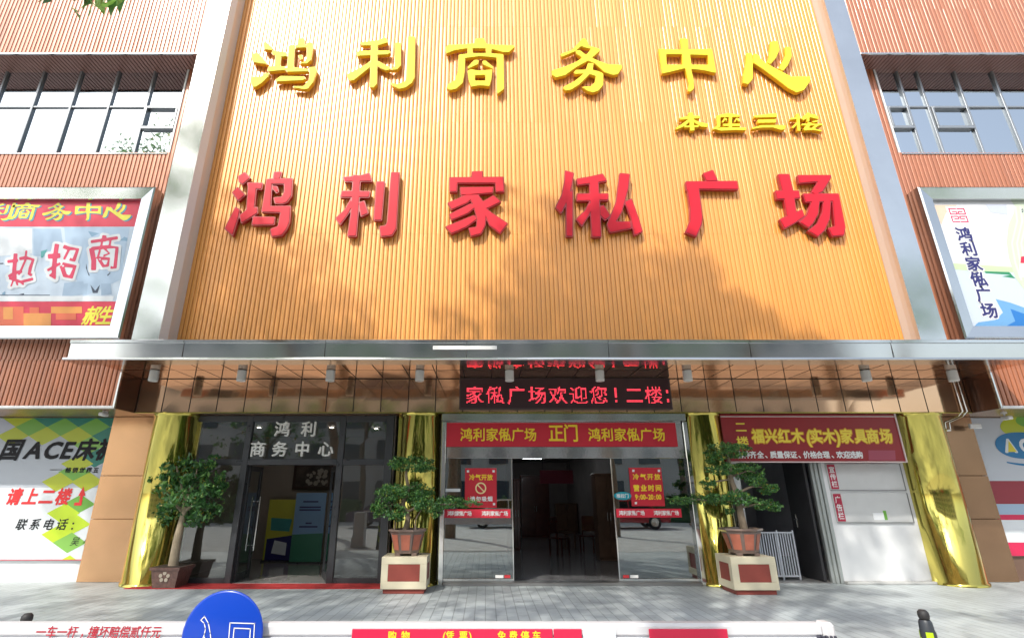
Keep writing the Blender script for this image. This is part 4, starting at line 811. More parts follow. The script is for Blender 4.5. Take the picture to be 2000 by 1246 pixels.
# ------------------------------------------------------------------ carpet
t = MB(); a = G(237, 1151); t.prism([(a.x, 10.17), (-1.72, 10.19), (-1.72, 10.70), (a.x + .25, 10.70)], 'z', .001, .014)
tag(t.build('red_carpet', mat('red_carpet_pile', (.42, .03, .03), .95, noise=.15, nscale=9, bump=.4, bscale=120)), 'long red carpet in front of the dark lobby entrance', 'carpet')

# ------------------------------------------------------------------ plants
def leafmat(name, c, tr=.25):
    m = mat(name, c, .45, noise=.25, nscale=25); n = m.node_tree; b = n.nodes['Principled BSDF']; out = n.nodes['Material Output']
    t = n.nodes.new('ShaderNodeBsdfTranslucent'); t.inputs[0].default_value = (c[0] * 2.0, c[1] * 1.9, c[2] * 1.2, 1); mx = n.nodes.new('ShaderNodeMixShader'); mx.inputs[0].default_value = tr
    n.links.new(b.outputs[0], mx.inputs[1]); n.links.new(t.outputs[0], mx.inputs[2]); n.links.new(mx.outputs[0], out.inputs[0]); return m
LEAF = [leafmat('leaf_dark', (.05, .135, .05)), leafmat('leaf_mid', (.095, .245, .075)), leafmat('leaf_light', (.20, .38, .10)), leafmat('leaf_yellowed', (.36, .33, .06))]
BARK = mat('bark', (.20, .155, .11), .9, noise=.25, nscale=14, bump=.6, bscale=30, stretch=(1, 1, .4)); BARKP = mat('pale_bark', (.36, .29, .20), .85, noise=.15, nscale=10, bump=.4, bscale=25)
def foliage(blobs, size, name, parent, aspect=.45, up=.5, seed=1, mats=LEAF, wts=(.4, .4, .2), droop=0.0):
    wts = tuple(q * .975 for q in wts) + (.025,)
    """many leaf-sized folded faces filling the ellipsoids  (centre, radii, count)"""
    r = np.random.default_rng(seed); VV = []; n_all = 0
    for c, rad, n in blobs:
        d = r.normal(size=(n, 3)); d /= np.linalg.norm(d, axis=1)[:, None]; rr = r.random(n) ** .42
        # clumps: pull towards random sub centres
        k = max(4, n // 45); sub = r.normal(size=(k, 3)); sub /= np.linalg.norm(sub, axis=1)[:, None]; sub *= (.45 + .55 * r.random(k))[:, None]
        pos = np.where((r.random(n) < .75)[:, None], sub[r.integers(0, k, n)] + d * (.24 * rr)[:, None], d * rr[:, None])
        pos = np.array(c) + pos * np.array(rad)
        ax = r.normal(size=(n, 3)); ax[:, 2] -= droop; ax /= np.linalg.norm(ax, axis=1)[:, None]
        nn = r.normal(size=(n, 3)) + np.array([0, 0, up * 2]); nn -= ax * np.sum(nn * ax, axis=1)[:, None]; nn /= np.linalg.norm(nn, axis=1)[:, None] + 1e-9
        sd = np.cross(ax, nn); s = size * (.5 + .95 * r.random(n))[:, None]
        p0 = pos - ax * s * .5; p2 = pos + ax * s * .5; p1 = pos + sd * s * aspect * .5 + nn * s * .08; p3 = pos - sd * s * aspect * .5 + nn * s * .08
        VV.append(np.stack([p0, p1, p2, p3], 1).reshape(-1, 3)); n_all += n
    V = np.concatenate(VV); off = ROOT.get(parent.name, Vector()); V = V - np.array(off)
    me = bpy.data.meshes.new(name); me.vertices.add(len(V)); me.vertices.foreach_set('co', V.astype(np.float32).ravel())
    base = np.arange(n_all) * 4; tri = np.stack([base, base + 1, base + 2, base, base + 2, base + 3], 1).reshape(-1)
    me.loops.add(len(tri)); me.loops.foreach_set('vertex_index', tri.astype(np.int32)); me.polygons.add(2 * n_all); me.polygons.foreach_set('loop_start', np.arange(0, len(tri), 3, dtype=np.int32)); me.polygons.foreach_set('loop_total', np.full(2 * n_all, 3, np.int32))
    mi = np.repeat(r.choice(len(mats), n_all, p=wts), 2).astype(np.int32)
    for m in mats: me.materials.append(m)
    me.polygons.foreach_set('material_index', mi); me.update(); me.validate()
    o = bpy.data.objects.new(name, me); COL.objects.link(o); o.parent = parent; ROOT[o.name] = off; return o
def limb(mb, pts, r0, r1, n=9):
    P = [Vector(p) for p in pts]; out = []
    for i in range(len(P) - 1):
        for k in range(4):
            f = k / 4; a, b_, c, d = P[max(i - 1, 0)], P[i], P[i + 1], P[min(i + 2, len(P) - 1)]
            out.append(.5 * ((2 * b_) + (c - a) * f + (2 * a - 5 * b_ + 4 * c - d) * f * f + (3 * b_ - a - 3 * c + d) * f ** 3))
    out.append(P[-1]); N = len(out); mb.tube(out, [r0 + (r1 - r0) * i / (N - 1) for i in range(N)], n)
POTG = mat('pot_brown_glaze', (.17, .12, .10), .32, coat=.4, noise=.2, nscale=6); POTR = mat('pot_terracotta_panel', (.42, .13, .08), .45, noise=.12, nscale=8); SOIL = mat('soil', (.05, .035, .025), .95, noise=.3, nscale=30)
CREAM = mat('cream_pedestal', (.66, .60, .44), .5, noise=.04, nscale=4); PANELR = mat('pedestal_red_panel', (.27, .055, .04), .5, noise=.06, nscale=5)
def pedestal(u0, u1, v1, lab, depth=.62):
    a = G((u0 + u1) / 2, v1); y = a.y; xa, xb = W(u0, v1 - 40, y).x, W(u1, v1 - 40, y).x; h = W((u0 + u1) / 2, 1087, y).z
    t = thing('plant_pedestal', lab, 'pedestal', ((xa + xb) / 2, y + depth / 2, 0), 'cream pedestals with red panels')
    MB().box(xa + .04, xb - .04, y + .04, y + depth - .04, 0, .075, 0, .005).build('base', PANELR, t)
    b = MB(); m = .115; z0, z1 = .0755, h; fw = .035
    b.box(xa + .012, xb - .012, y + .012, y + depth - .012, z0, z1 - .002)
    for yy in (y, y + depth - .011):       # raised borders front and back
        b.box(xa, xb, yy, yy + .011, z1 - m, z1, 0, .003).box(xa, xb, yy, yy + .011, z0, z0 + m, 0, .003).box(xa, xa + m, yy, yy + .011, z0 + m + .001, z1 - m - .001, 0, .003).box(xb - m, xb, yy, yy + .011, z0 + m + .001, z1 - m - .001, 0, .003)
    for xx in (xa, xb - .011):
        b.box(xx, xx + .011, y + .0115, y + depth - .0115, z1 - m, z1, 0, .003).box(xx, xx + .011, y + .0115, y + depth - .0115, z0, z0 + m, 0, .003).box(xx, xx + .011, y + .0115, y + m, z0 + m + .001, z1 - m - .001, 0, .003).box(xx, xx + .011, y + depth - m, y + depth - .0115, z0 + m + .001, z1 - m - .001, 0, .003)
    b.build('box', CREAM, t)
    MB().box(xa + m + .002, xb - m - .002, y + .007, y + .0118, z0 + m + .002, z1 - m - .002).build('front_panel', PANELR, t)
    for xx in (xa + .007, xb - .0118): MB().box(xx, xx + .0048, y + m + .002, y + depth - m - .002, z0 + m + .002, z1 - m - .002).build('side_panel', PANELR, t)
    return (xa + xb) / 2, y, h
def round_pot(x, y, z, rt, h, parent):
    b = MB(); sx = 1.0
    b.lathe((x, y, z), [(rt * .60, .035), (rt * .66, .04), (rt * .80, h * .5), (rt * .93, h * .86), (rt * .98, h * .9), (rt * 1.04, h * .93), (rt * 1.04, h), (rt * .93, h), (rt * .90, h * .93)], 8, 0, sm=False, a0=math.pi / 8, a1=2 * math.pi + math.pi / 8, cap=False)
    for k in range(4): b.box(x + rt * .42 * (1 if k & 1 else -1) - .05, x + rt * .42 * (1 if k & 1 else -1) + .05, y + rt * .4 * (1 if k & 2 else -1) - .04, y + rt * .4 * (1 if k & 2 else -1) + .04, z, z + .045, 0, .006)
    o = b.build('pot', POTG, parent)
    p = MB()
    for k in range(8):
        a0 = math.pi / 8 + k * math.pi / 4; c0, c1 = Vector((math.cos(a0), math.sin(a0), 0)), Vector((math.cos(a0 + math.pi / 4), math.sin(a0 + math.pi / 4), 0))
        def pt(f, zf, e=.006):
            rr = np.interp(zf, [.1, .5, .86], [rt * .69, rt * .80, rt * .93]); q = c0 * rr + (c1 - c0) * rr * f; nrm = (c0 + c1).normalized(); q = q + nrm * e; return (x + q.x, y + q.y, z + zf * h)
        p.add([pt(.14, .22), pt(.86, .22), pt(.86, .5), pt(.86, .8), pt(.14, .8), pt(.14, .5)], [(0, 1, 2, 5), (5, 2, 3, 4)])
    p.build('pot_panel', POTR, o)
    MB().lathe((x, y, z + h * .9), [(.0, .03), (rt * .5, .02), (rt * .89, .0)], 20, cap=False).build('soil', SOIL, parent)
def bonsai(x, y, z, lab, potr, poth, trunk, branches, pads, seed, leaf=.042, dens=1.0):
    t = thing('potted_bonsai', lab, 'bonsai', (x, y, z)); round_pot(x, y, z, potr, poth, t)
    b = MB(); limb(b, trunk[0], trunk[1], trunk[2], 10)
    for pts, r0, r1 in branches: limb(b, pts, r0, r1, 7)
    b.build('trunk', BARK, t)
    foliage([(c, r, int(n * dens * 1.65)) for c, r, n in pads], leaf, 'crown', t, .62, .6, seed); return t
def PX(u, v, y): q = W(u, v, y); return (q.x, y, q.z)
def pad(u, v, ru, rv, y, n, ry=None, dy=0.0):
    c = W(u, v, y + dy); rx = (W(u + ru, v, y + dy) - c).x; rz = abs((W(u, v - rv, y + dy) - c).z); return ((c.x, y + dy, c.z), (rx, ry or rx * .8, rz), n)
# middle pedestal + bonsai
x, y, h = pedestal(744, 833, 1160, 'cream pedestal with red panels beside the end of the red carpet'); yc = y + .31
PXm = lambda u, v, dy=0: PX(u, v, yc + dy)
tz = h + .40
bonsai(W(795, 1080, yc).x, yc, h, 'bonsai with layered crown and long right branch, between lobby and main entrance', .34, .43,
  ([PXm(790, 1040), PXm(797, 1010), PXm(787, 985), PXm(797, 955), PXm(793, 925), PXm(800, 905)], .055, .02),
  [([PXm(793, 1000), PXm(830, 985), PXm(870, 985), PXm(925, 982)], .025, .008), ([PXm(789, 985), PXm(765, 985), PXm(742, 995)], .025, .008), ([PXm(795, 960), PXm(770, 950), PXm(755, 955)], .02, .006), ([PXm(795, 955), PXm(820, 945)], .02, .006), ([PXm(770, 1038), PXm(772, 1010), PXm(762, 990)], .018, .008), ([PXm(812, 1038), PXm(812, 1015), PXm(826, 990)], .018, .008)],
  [pad(806, 906, 46, 17, yc, 1100), pad(776, 902, 20, 12, yc, 300), pad(835, 915, 18, 8, yc, 220), pad(765, 962, 34, 19, yc, 1000, dy=-.08), pad(812, 962, 36, 22, yc, 1200, dy=.05), pad(745, 990, 22, 22, yc, 650), pad(775, 1000, 24, 18, yc, 450, dy=-.1), pad(830, 985, 24, 17, yc, 600, dy=-.12), pad(868, 982, 34, 14, yc, 700), pad(912, 981, 32, 10, yc, 450), pad(848, 1000, 14, 12, yc, 200, dy=-.1)], 11)
# right pedestal + bonsai
x, y, h = pedestal(1431, 1519, 1162, 'cream pedestal with red panels in front of the right doorway'); yc = y + .31
bonsai(W(1453, 1080, yc).x, yc, h, 'bonsai with stacked cloud crown in front of the right doorway', .35, .44,
  ([PXm(1455, 1040), PXm(1447, 1005), PXm(1440, 970), PXm(1428, 935), PXm(1425, 905), PXm(1418, 885)], .07, .022),
  [([PXm(1440, 975), PXm(1400, 978), PXm(1360, 975), PXm(1325, 978)], .03, .008), ([PXm(1438, 965), PXm(1470, 950), PXm(1500, 955)], .028, .008), ([PXm(1445, 990), PXm(1480, 985), PXm(1510, 985)], .028, .008), ([PXm(1430, 935), PXm(1400, 940), PXm(1380, 945)], .02, .006), ([PXm(1430, 930), PXm(1460, 920), PXm(1478, 925)], .022, .006)],
  [pad(1420, 880, 42, 17, yc, 1100), pad(1398, 893, 20, 14, yc, 350), pad(1412, 916, 34, 14, yc, 700), pad(1458, 918, 34, 18, yc, 900, dy=.05), pad(1476, 938, 22, 14, yc, 450), pad(1382, 945, 18, 11, yc, 330), pad(1500, 955, 22, 12, yc, 430), pad(1440, 972, 30, 17, yc, 800, dy=-.1), pad(1484, 985, 22, 11, yc, 380), pad(1509, 987, 18, 11, yc, 380), pad(1400, 976, 26, 12, yc, 480), pad(1364, 974, 28, 12, yc, 520), pad(1328, 977, 26, 9, yc, 360), pad(1425, 998, 12, 8, yc, 160)], 12)
# big ficus in a small pot, left
yc = 10.36; c = G(334, 1141); y0 = 10.38
PXm = lambda u, v, dy=0: PX(u, v, y0 + dy)
fx = W(334, 1130, y0).x; zt_ = W(334, 1104, y0).z
t = thing('potted_ficus', 'bushy ficus tree with thick bare trunk in a small square pot on the red carpet', 'potted tree', (fx, y0, .014))
p = MB()
for (r0, z0, r1, z1) in ((.20, .014, .245, zt_ - .05), (.265, zt_ - .049, .27, zt_)):
    vs = [(fx + r * sx, y0 + r * sy, z) for r, z in ((r0, z0), (r1, z1)) for sx, sy in ((-1, -1), (1, -1), (1, 1), (-1, 1))]
    p.add(vs, [(0, 1, 5, 4), (1, 2, 6, 5), (2, 3, 7, 6), (3, 0, 4, 7), (0, 3, 2, 1), (4, 5, 6, 7)])
po = p.build('pot', mat('carved_brown_pot', (.14, .07, .055), .4, coat=.3, noise=.25, nscale=18, bump=.5, bscale=25), t)
f = MB()
for k in range(6): a = k * math.pi / 3; f.lathe((fx + .075 * math.cos(a), y0 - .232, .2 + .06 * math.sin(a)), [(.0, 0), (.03, 0)], 10, cap=False)
fl = MB()
for sd in (0,):
    for k in range(5):
        a = k * 2 * math.pi / 5 + .3; cxx, czz = fx + .07 * math.cos(a), .2 + .06 * math.sin(a); fl.add([(cxx + .033 * math.cos(q), y0 - .226 - .012 - .05 * (czz - .2), czz + .033 * math.sin(q)) for q in np.linspace(0, 2 * math.pi, 10)[:-1]], [list(range(9))])
fl.build('flower_relief', mat('pot_relief_cream', (.45, .38, .30), .5), po)
MB().quad((fx - .24, y0 - .24, zt_ + .001), (fx + .24, y0 - .24, zt_ + .001), (fx + .24, y0 + .24, zt_ + .001), (fx - .24, y0 + .24, zt_ + .001)).build('soil', SOIL, t)
b = MB(); limb(b, [PXm(338, 1106), PXm(342, 1080), PXm(347, 1050), PXm(354, 1022), PXm(362, 985), PXm(368, 950)], .09, .04, 14)
for pts in ([(358, 1000), (335, 975), (320, 950)], [(358, 1000), (390, 975), (410, 955)], [(364, 975), (380, 940), (385, 915)], [(364, 975), (350, 935), (345, 910)]): limb(b, [PXm(*q) for q in pts], .04, .012, 8)
b.build('trunk', BARKP, t)
foliage([pad(372, 920, 50, 24, y0, 560), pad(330, 948, 32, 28, y0, 416), pad(402, 950, 38, 30, y0, 496), pad(362, 968, 46, 26, y0, 496, dy=-.15), pad(338, 1000, 34, 20, y0, 336), pad(396, 1000, 36, 22, y0, 360), pad(316, 992, 16, 28, y0, 136), pad(426, 985, 14, 24, y0, 120), pad(302, 935, 14, 12, y0, 36), pad(385, 898, 46, 12, y0, 192), pad(430, 930, 14, 14, y0, 48), pad(318, 1018, 14, 9, y0, 40), pad(380, 1022, 22, 8, y0, 72)], .10, 'crown', t, .42, .1, 21, wts=(.5, .38, .12), droop=.7)

# ------------------------------------------------------------------ things seen inside
ys_ = 14.0
t = thing('standee', 'yellow printed standee standing inside the lobby', 'standee', (W(547, 1090, ys_).x, ys_, 0))
def standee(t, u0, u1, vt, cols, y):
    xa, xb = W(u0, 1030, y).x, W(u1, 1030, y).x; zt2 = W((u0 + u1) / 2, vt, y).z
    MB().box(xa, xb, y, y + .02, .04, zt2, 0, .004).build('board', cols[0], t); MB().box(xa - .01, xb + .01, y - .1, y + .14, .006, .039, 0, .005).build('foot', FRAMEGREY, t); return xa, xb, zt2
xa, xb, z2 = standee(t, 520, 575, 975, [pmat('lemon', (.55, .55, .06))], ys_)
b = MB(); b.quad((xa + .05, ys_ - .004, .04), (xb - .03, ys_ - .004, .04), (xb - .03, ys_ - .004, z2 * .42), (xa + .05, ys_ - .004, z2 * .36), 0); b.quad((xa + .12, ys_ - .006, z2 * .5), (xb - .12, ys_ - .006, z2 * .48), (xb - .08, ys_ - .006, z2 * .68), (xa + .1, ys_ - .006, z2 * .7), 1); b.quad((xa + .2, ys_ - .007, .2), (xb - .15, ys_ - .007, .15), (xb - .15, ys_ - .007, z2 * .3), (xa + .25, ys_ - .007, z2 * .34), 2); b.build('picture', [pmat('navy', (.02, .02, .13)), pmat('teal', (.05, .3, .3)), pmat('white', (.8, .84, .87))], t)
t = thing('standee', 'tall blue and green printed standee inside the lobby door', 'standee', (W(602, 1090, ys_ - .3).x, ys_ - .3, 0)); y = ys_ - .3
xa, xb, z2 = standee(t, 572, 632, 962, [pmat('sky_blue', (.20, .36, .58))], y)
b = MB(); b.quad((xa, y - .004, .04), (xb, y - .004, .04), (xb, y - .004, z2 * .42), (xa, y - .004, z2 * .40), 0)
for k, (f0, wd) in enumerate(((.86, .5), (.78, .7), (.74, .7), (.55, .2), (.5, .6))): xm = (xa + xb) / 2; hw_ = (xb - xa) / 2 * wd; b.quad((xm - hw_, y - .006, z2 * f0), (xm + hw_, y - .006, z2 * f0), (xm + hw_, y - .006, z2 * f0 + .035), (xm - hw_, y - .006, z2 * f0 + .035), 1)
b.build('picture', [pmat('forest', (.04, .20, .12)), pmat('navy', (.02, .02, .13))], t)
a, c = W(580, 910, 14.5), W(640, 950, 14.5)
t = thing('framed_picture', 'framed dark picture with pale blossoms on the lobby back wall', 'picture', ((a.x + c.x) / 2, 14.58, c.z)); MB().box(a.x - .08, c.x + .08, 14.52, 14.58, c.z - .08, a.z + .08, 0, .01).build('frame', mat('dark_wood', (.05, .025, .015), .4), t); MB().box(a.x, c.x, 14.51, 14.519, c.z, a.z).build('canvas', mat('canvas_dark', (.08, .06, .05), .6, noise=.8, nscale=3), t)
b = MB(); r = random.Random(4)
for k in range(26): x_, z_ = r.uniform(a.x + .3, c.x - .05), r.uniform(c.z + .05, a.z - .08); rr = r.uniform(.03, .07); b.add([(x_ + rr * math.cos(q), 14.505 - .0002 * k, z_ + rr * math.sin(q)) for q in np.linspace(0, 6.28, 8)[:-1]], [list(range(7))])
b.build('blossoms', pmat('blossom', (.42, .38, .33)), t)
DW = mat('dark_rosewood', (.085, .018, .012), .25, coat=.4, noise=.2, nscale=4); TW = mat('brown_wood', (.16, .09, .055), .35, coat=.3, noise=.15, nscale=5)
def cabinet(u0, u1, v0, y, m, lab, d=.5):
    xa, xb = W(u0, 1000, y).x, W(u1, 1000, y).x; zt2 = W((u0 + u1) / 2, v0, y).z; t = thing('cabinet', lab, 'cabinet', ((xa + xb) / 2, y + d / 2, 0))
    MB().box(xa, xb, y + .02, y + d, .05, zt2, 0, .01).box(xa - .02, xb + .02, y, y + d, zt2 + .001, zt2 + .05, 0, .008).box(xa + .02, xb - .02, y + .03, y + d, .006, .049).build('body', m, t); xm = (xa + xb) / 2
    for s0, s1 in ((xa + .015, xm - .005), (xm + .005, xb - .015)): o = MB().box(s0, s1, y, y + .019, .08, zt2 - .03, 0, .006).build('door', m, t); MB().tube([((xm - .04 if s1 < xm else xm + .04), y - .02, .95), ((xm - .04 if s1 < xm else xm + .04), y - .02, 1.15)], .01, 6).build('handle', STEEL, o)
cabinet(1018, 1074, 930, 21.5, DW, 'dark red wooden cabinet deep inside the main entrance')
cabinet(1166, 1212, 928, 14.2, TW, 'tall brown cabinet inside the main entrance, right side')
def chair(u, vb, y, lab, m=TW, rot=0.0, grp='wooden chairs inside the shop'):
    c = W(u, vb, y); t = thing('wooden_chair', lab, 'chair', (c.x, y, .006), grp); t.rotation_euler = (0, 0, rot); R = Matrix.Rotation(0, 3, 'Z'); x = c.x
    MB().box(x - .22, x + .22, y - .21, y + .21, .43, .47, 0, .01).build('seat', m, t); MB().box(x - .2, x + .2, y + .18, y + .21, .56, .98, 0, .01).build('backrest', m, t)
    for sx in (-1, 1):
        for sy in (-1, 1): MB().box(x + sx * .19 - .02, x + sx * .19 + .02, y + sy * .19 - .018, y + sy * .19 + .018, .006, (.429 if sy < 0 else .95)).build('leg', m, t)
cabinet(1003, 1016, 938, 16.5, DW, 'narrow dark wooden cabinet at the left side of the entrance hall', .9)
cabinet(1086, 1128, 985, 24.0, TW, 'low brown sideboard at the far end of the entrance hall')
chair(1092, 1042, 15.4, 'dark wooden chair standing left of the other chairs in the entrance hall', DW, rot=.9)
chair(1105, 1030, 17.5, 'wooden chair inside the main entrance, farther back', rot=.5); chair(1148, 1040, 16.2, 'wooden chair inside the main entrance, beside the brown cabinet', DW, rot=-.4)
a, c = W(1054, 918, 18.5), W(1120, 944, 18.5); t = thing('hanging_banner', 'dark red banner hanging from the shop ceiling behind the entrance', 'banner', ((a.x + c.x) / 2, 18.5, c.z)); MB().box(a.x, c.x, 18.5, 18.515, c.z, a.z).build('cloth', mat('maroon_cloth', (.22, .02, .04), .7), t)
for xx in (a.x + .1, c.x - .1): MB().tube([(xx, 18.507, a.z), (xx, 18.507, 3.1)], .006, 6).build('cord', DARK, t)
b = MB(); row(b, '欢迎光临', (a.x + .25, (a.z + c.z) / 2), (c.x - .25, (a.z + c.z) / 2), .28, 18.494, bold=.01, N=36)
for k, (u, y, L) in enumerate(((1066, 15.5, .9), (1100, 19, .9), (1040, 23, .9), (1130, 13.2, .6))):
    c = W(u, 912, y); t = thing('tube_lamp', 'lit white tube lamp on the shop ceiling, %s behind the entrance' % ('nearer', 'middle', 'farthest', 'nearest')[k], 'lamp', (c.x, y, 3.03), 'tube lamps on the shop ceiling')
    MB().box(c.x - L / 2, c.x + L / 2, y - .05, y + .05, 3.06, 3.099, 0, .005).build('lamp_body', WHITE, t); MB().box(c.x - L / 2 + .03, c.x + L / 2 - .03, y - .03, y + .03, 3.03, 3.059, 0, .01).build('tube', mat('tube_glow', (.9, .9, .9), .5, emit=(.9, .95, 1), estr=9), t)
for k, (x_, y_) in enumerate(((-5.3, 12.2), (-3.6, 12.2), (-2.6, 12.4))):
    t = thing('ceiling_spot', 'small lit round spotlight in the lobby ceiling, %s' % ('leftmost', 'middle', 'rightmost')[k], 'lamp', (x_, y_, 3.06), 'spotlights in the lobby ceiling'); MB().lathe((x_, y_, 3.07), [(.0, 0), (.06, 0)], 16, cap=False).build('lens', mat('spot_glow', (.9, .85, .75), .5, emit=(1, .9, .75), estr=25), t); MB().lathe((x_, y_, 3.062), [(.06, 0), (.085, .005), (.085, .037)], 20, cap=False).build('rim', STEEL, t)
a = W(1331, 1080, 10.95); t = thing('reflection_bin', 'magenta bin shape standing in for a reflection in the right glass door', 'bin', (a.x, 10.98, .006)); MB().lathe((a.x, 10.98, .006), [(.09, .0), (.10, .01), (.12, .48), (.13, .5), (.115, .5), (.1, .03)], 20, cap=False).build('body', mat('magenta_plastic', (.5, .03, .15), .4), t); MB().lathe((a.x, 10.98, .506), [(.13, .0), (.11, .05), (.0, .07)], 20, cap=False).build('lid', mat('magenta_plastic', (.5, .03, .15), .4), t)  # bin shape added in place of a pink-red reflection in the glass
# folding barrier in the right doorway
yb = 11.15; xa, xb = W(1484, 1080, yb).x, W(1556, 1080, yb).x; zb_ = W(1520, 1038, yb).z
t = thing('folding_gate', 'folded metal gate with white bars leaning in the right doorway', 'gate', ((xa + xb) / 2, yb, .006)); WB = mat('white_bar_enamel', (.62, .66, .72), .35)
f = MB().box(xa, xb, yb - .015, yb + .015, zb_ - .03, zb_, 0, .004).box(xa, xb, yb - .015, yb + .015, .06, .09, 0, .004)
for x_ in (xa, xa + (xb - xa) * .52, xb - .03): f.box(x_, x_ + .03, yb - .016, yb + .016, .006, zb_ + .03, 0, .004)
f.build('frame', WB, t); b = MB()
for k in range(13): x_ = xa + .05 + k * (xb - xa - .08) / 13; b.box(x_, x_ + .02, yb - .008, yb + .008, .0905, zb_ - .031)
b.build('bars', WB, t); MB().box(xa + (xb - xa) * .55, xb - .04, yb + .02, yb + .03, .1, zb_ * .5).build('back_plate', DARK, t)

# ------------------------------------------------------------------ barrier boom, entry disc, bollards
YBM = 2.66
ba = thing('boom_barrier', 'white parking boom with red advert boards across the foreground', 'boom barrier', (-4.2, YBM, -.12))
zt_ = W(800, 1214, YBM).z; xe = W(1600, 1220, YBM).x
MB().box(-4.2, xe, YBM - .03, YBM + .03, zt_ - .055, zt_, 0, .012).build('boom_arm', mat('boom_white', (.58, .59, .62), .35, noise=.04, nscale=5), ba)
YR = YBM - .028
MB().box(-3.6, xe - .02, YR, YR + .02, zt_ - .42, zt_ - .0555, 0, .004).build('advert_board', mat('board_white', (.60, .62, .67), .4), ba)
e = MB().box(xe - .005, xe + .052, YBM - .04, YBM + .04, zt_ - .075, zt_ + .004, 0, .014).build('end_cap', mat('cap_white_plastic', (.58, .58, .60), .35), ba)
b = MB()
for k in range(5): b.box(xe - .04 + k * .018, xe - .03 + k * .018, YBM - .05, YBM - .0305, zt_ - .16, zt_ - .045, 0, .002)
b.box(xe - .05, xe + .06, YBM - .031, YBM + .03, zt_ - .3, zt_ - .0765, 0, .004); b.build('end_bracket', mat('dark_bracket', (.07, .07, .10), .35, .4), ba)
RB = mat('red_advert_board', (.60, .01, .06), .35, coat=.2)
for u0, u1 in ((688, 1079), (1081, 1136), (1267, 1420)):
    x0, x1 = W(u0, 1235, YR).x, W(u1, 1235, YR).x; z_ = W(900, 1227, YR).z
    o = MB().box(x0, x1, YR - .008, YR - .001, zt_ - .40, z_, 0, .002).build('red_board', RB, ba)
    if u0 == 688:
        b = MB()
        for txt, a, c in (('购物', 766, 792), ('凭票', 879, 905), ('免费停车', 980, 1048)): prow(b, txt, (a, 1241), (c, 1241), 19, YR - .011, 17, bold=.02)
        prow(b, '(', (868, 1241), (868, 1241), 24, YR - .011, bold=.0); prow(b, ')', (918, 1241), (918, 1241), 24, YR - .011, bold=.0)
        b.build('lettering', YELV, o)
MB().box(W(1138, 1235, YR).x, W(1202, 1235, YR).x, YR - .008, YR - .001, zt_ - .4, W(900, 1228, YR).z).build('grey_board', mat('board_grey', (.60, .64, .70), .4), ba)
b = MB(); prow(b, '一车一杆，撞坏赔偿贰仟元', (80, 1234), (305, 1234), 25, YR - .004, 20, bold=.012, shear=.15, N=50); b.build('lettering', pmat('boom_red', (.42, .02, .04)), ba)
MB().box(-4.5, -4.1, YBM - .2, YBM + .2, -.12, 1.0, 0, .02).build('gate_housing', mat('housing_grey', (.5, .5, .5), .4), ba)
c = W(436, 1239, YR - .03); rr = 78.5 / FPX * (c.y * math.cos(PITCH) + (c.z - EYE) * math.sin(PITCH))
t = thing('entry_disc', 'round blue disc sign with white outline characters fixed to the white boom', 'sign', (c.x, c.y, c.z - rr))
o = MB(); o.lathe((0, 0, 0), [(.0, 0.0), (rr - .008, 0), (rr, .003), (rr, .006)], 64, cap=False); o.v = [(c.x + p_[0], c.y - .012 + p_[2], c.z + p_[1]) for p_ in o.v]; o.build('disc', mat('signal_blue', (.0, .045, .42), .3, coat=.3), t)
b = MB(); kk = 2.857; PD = lambda u, v: (lambda q: (q.x, q.z))(W(u / kk, 1150 + v / kk, c.y))
for line in ([(1130, 168), (1150, 148), (1172, 185), (1182, 240), (1192, 330), (1230, 420)], [(1130, 168), (1148, 185), (1156, 215), (1150, 245), (1120, 330), (1070, 400)], [(1150, 262), (1165, 330), (1200, 420)], [(1292, 183), (1428, 187), (1415, 400), (1275, 396), (1292, 183)], [(1315, 212), (1405, 216), (1395, 370), (1300, 366), (1315, 212)]):
    P2 = [PD(*q) for q in line]
    for p_, q in zip(P2, P2[1:]):
        d_ = Vector((q[0] - p_[0], q[1] - p_[1])); 
        if d_.length < 1e-6: continue
        n_ = Vector((-d_.y, d_.x)).normalized() * .0019; e_ = d_.normalized() * .0026
        b.add([(p_[0] - e_.x + n_.x, c.y - .0145, p_[1] - e_.y + n_.y), (p_[0] - e_.x - n_.x, c.y - .0145, p_[1] - e_.y - n_.y), (q[0] + e_.x - n_.x, c.y - .0145, q[1] + e_.y - n_.y), (q[0] + e_.x + n_.x, c.y - .0145, q[1] + e_.y + n_.y)], [(0, 1, 2, 3)])
b.build('outline_characters', WHV, t)
for q in (-.1, .1): MB().tube([(c.x + q, c.y - .004, c.z - .02), (c.x + q, YR + .001, c.z - .02)], .008, 8).build('fixing', STEEL, t)
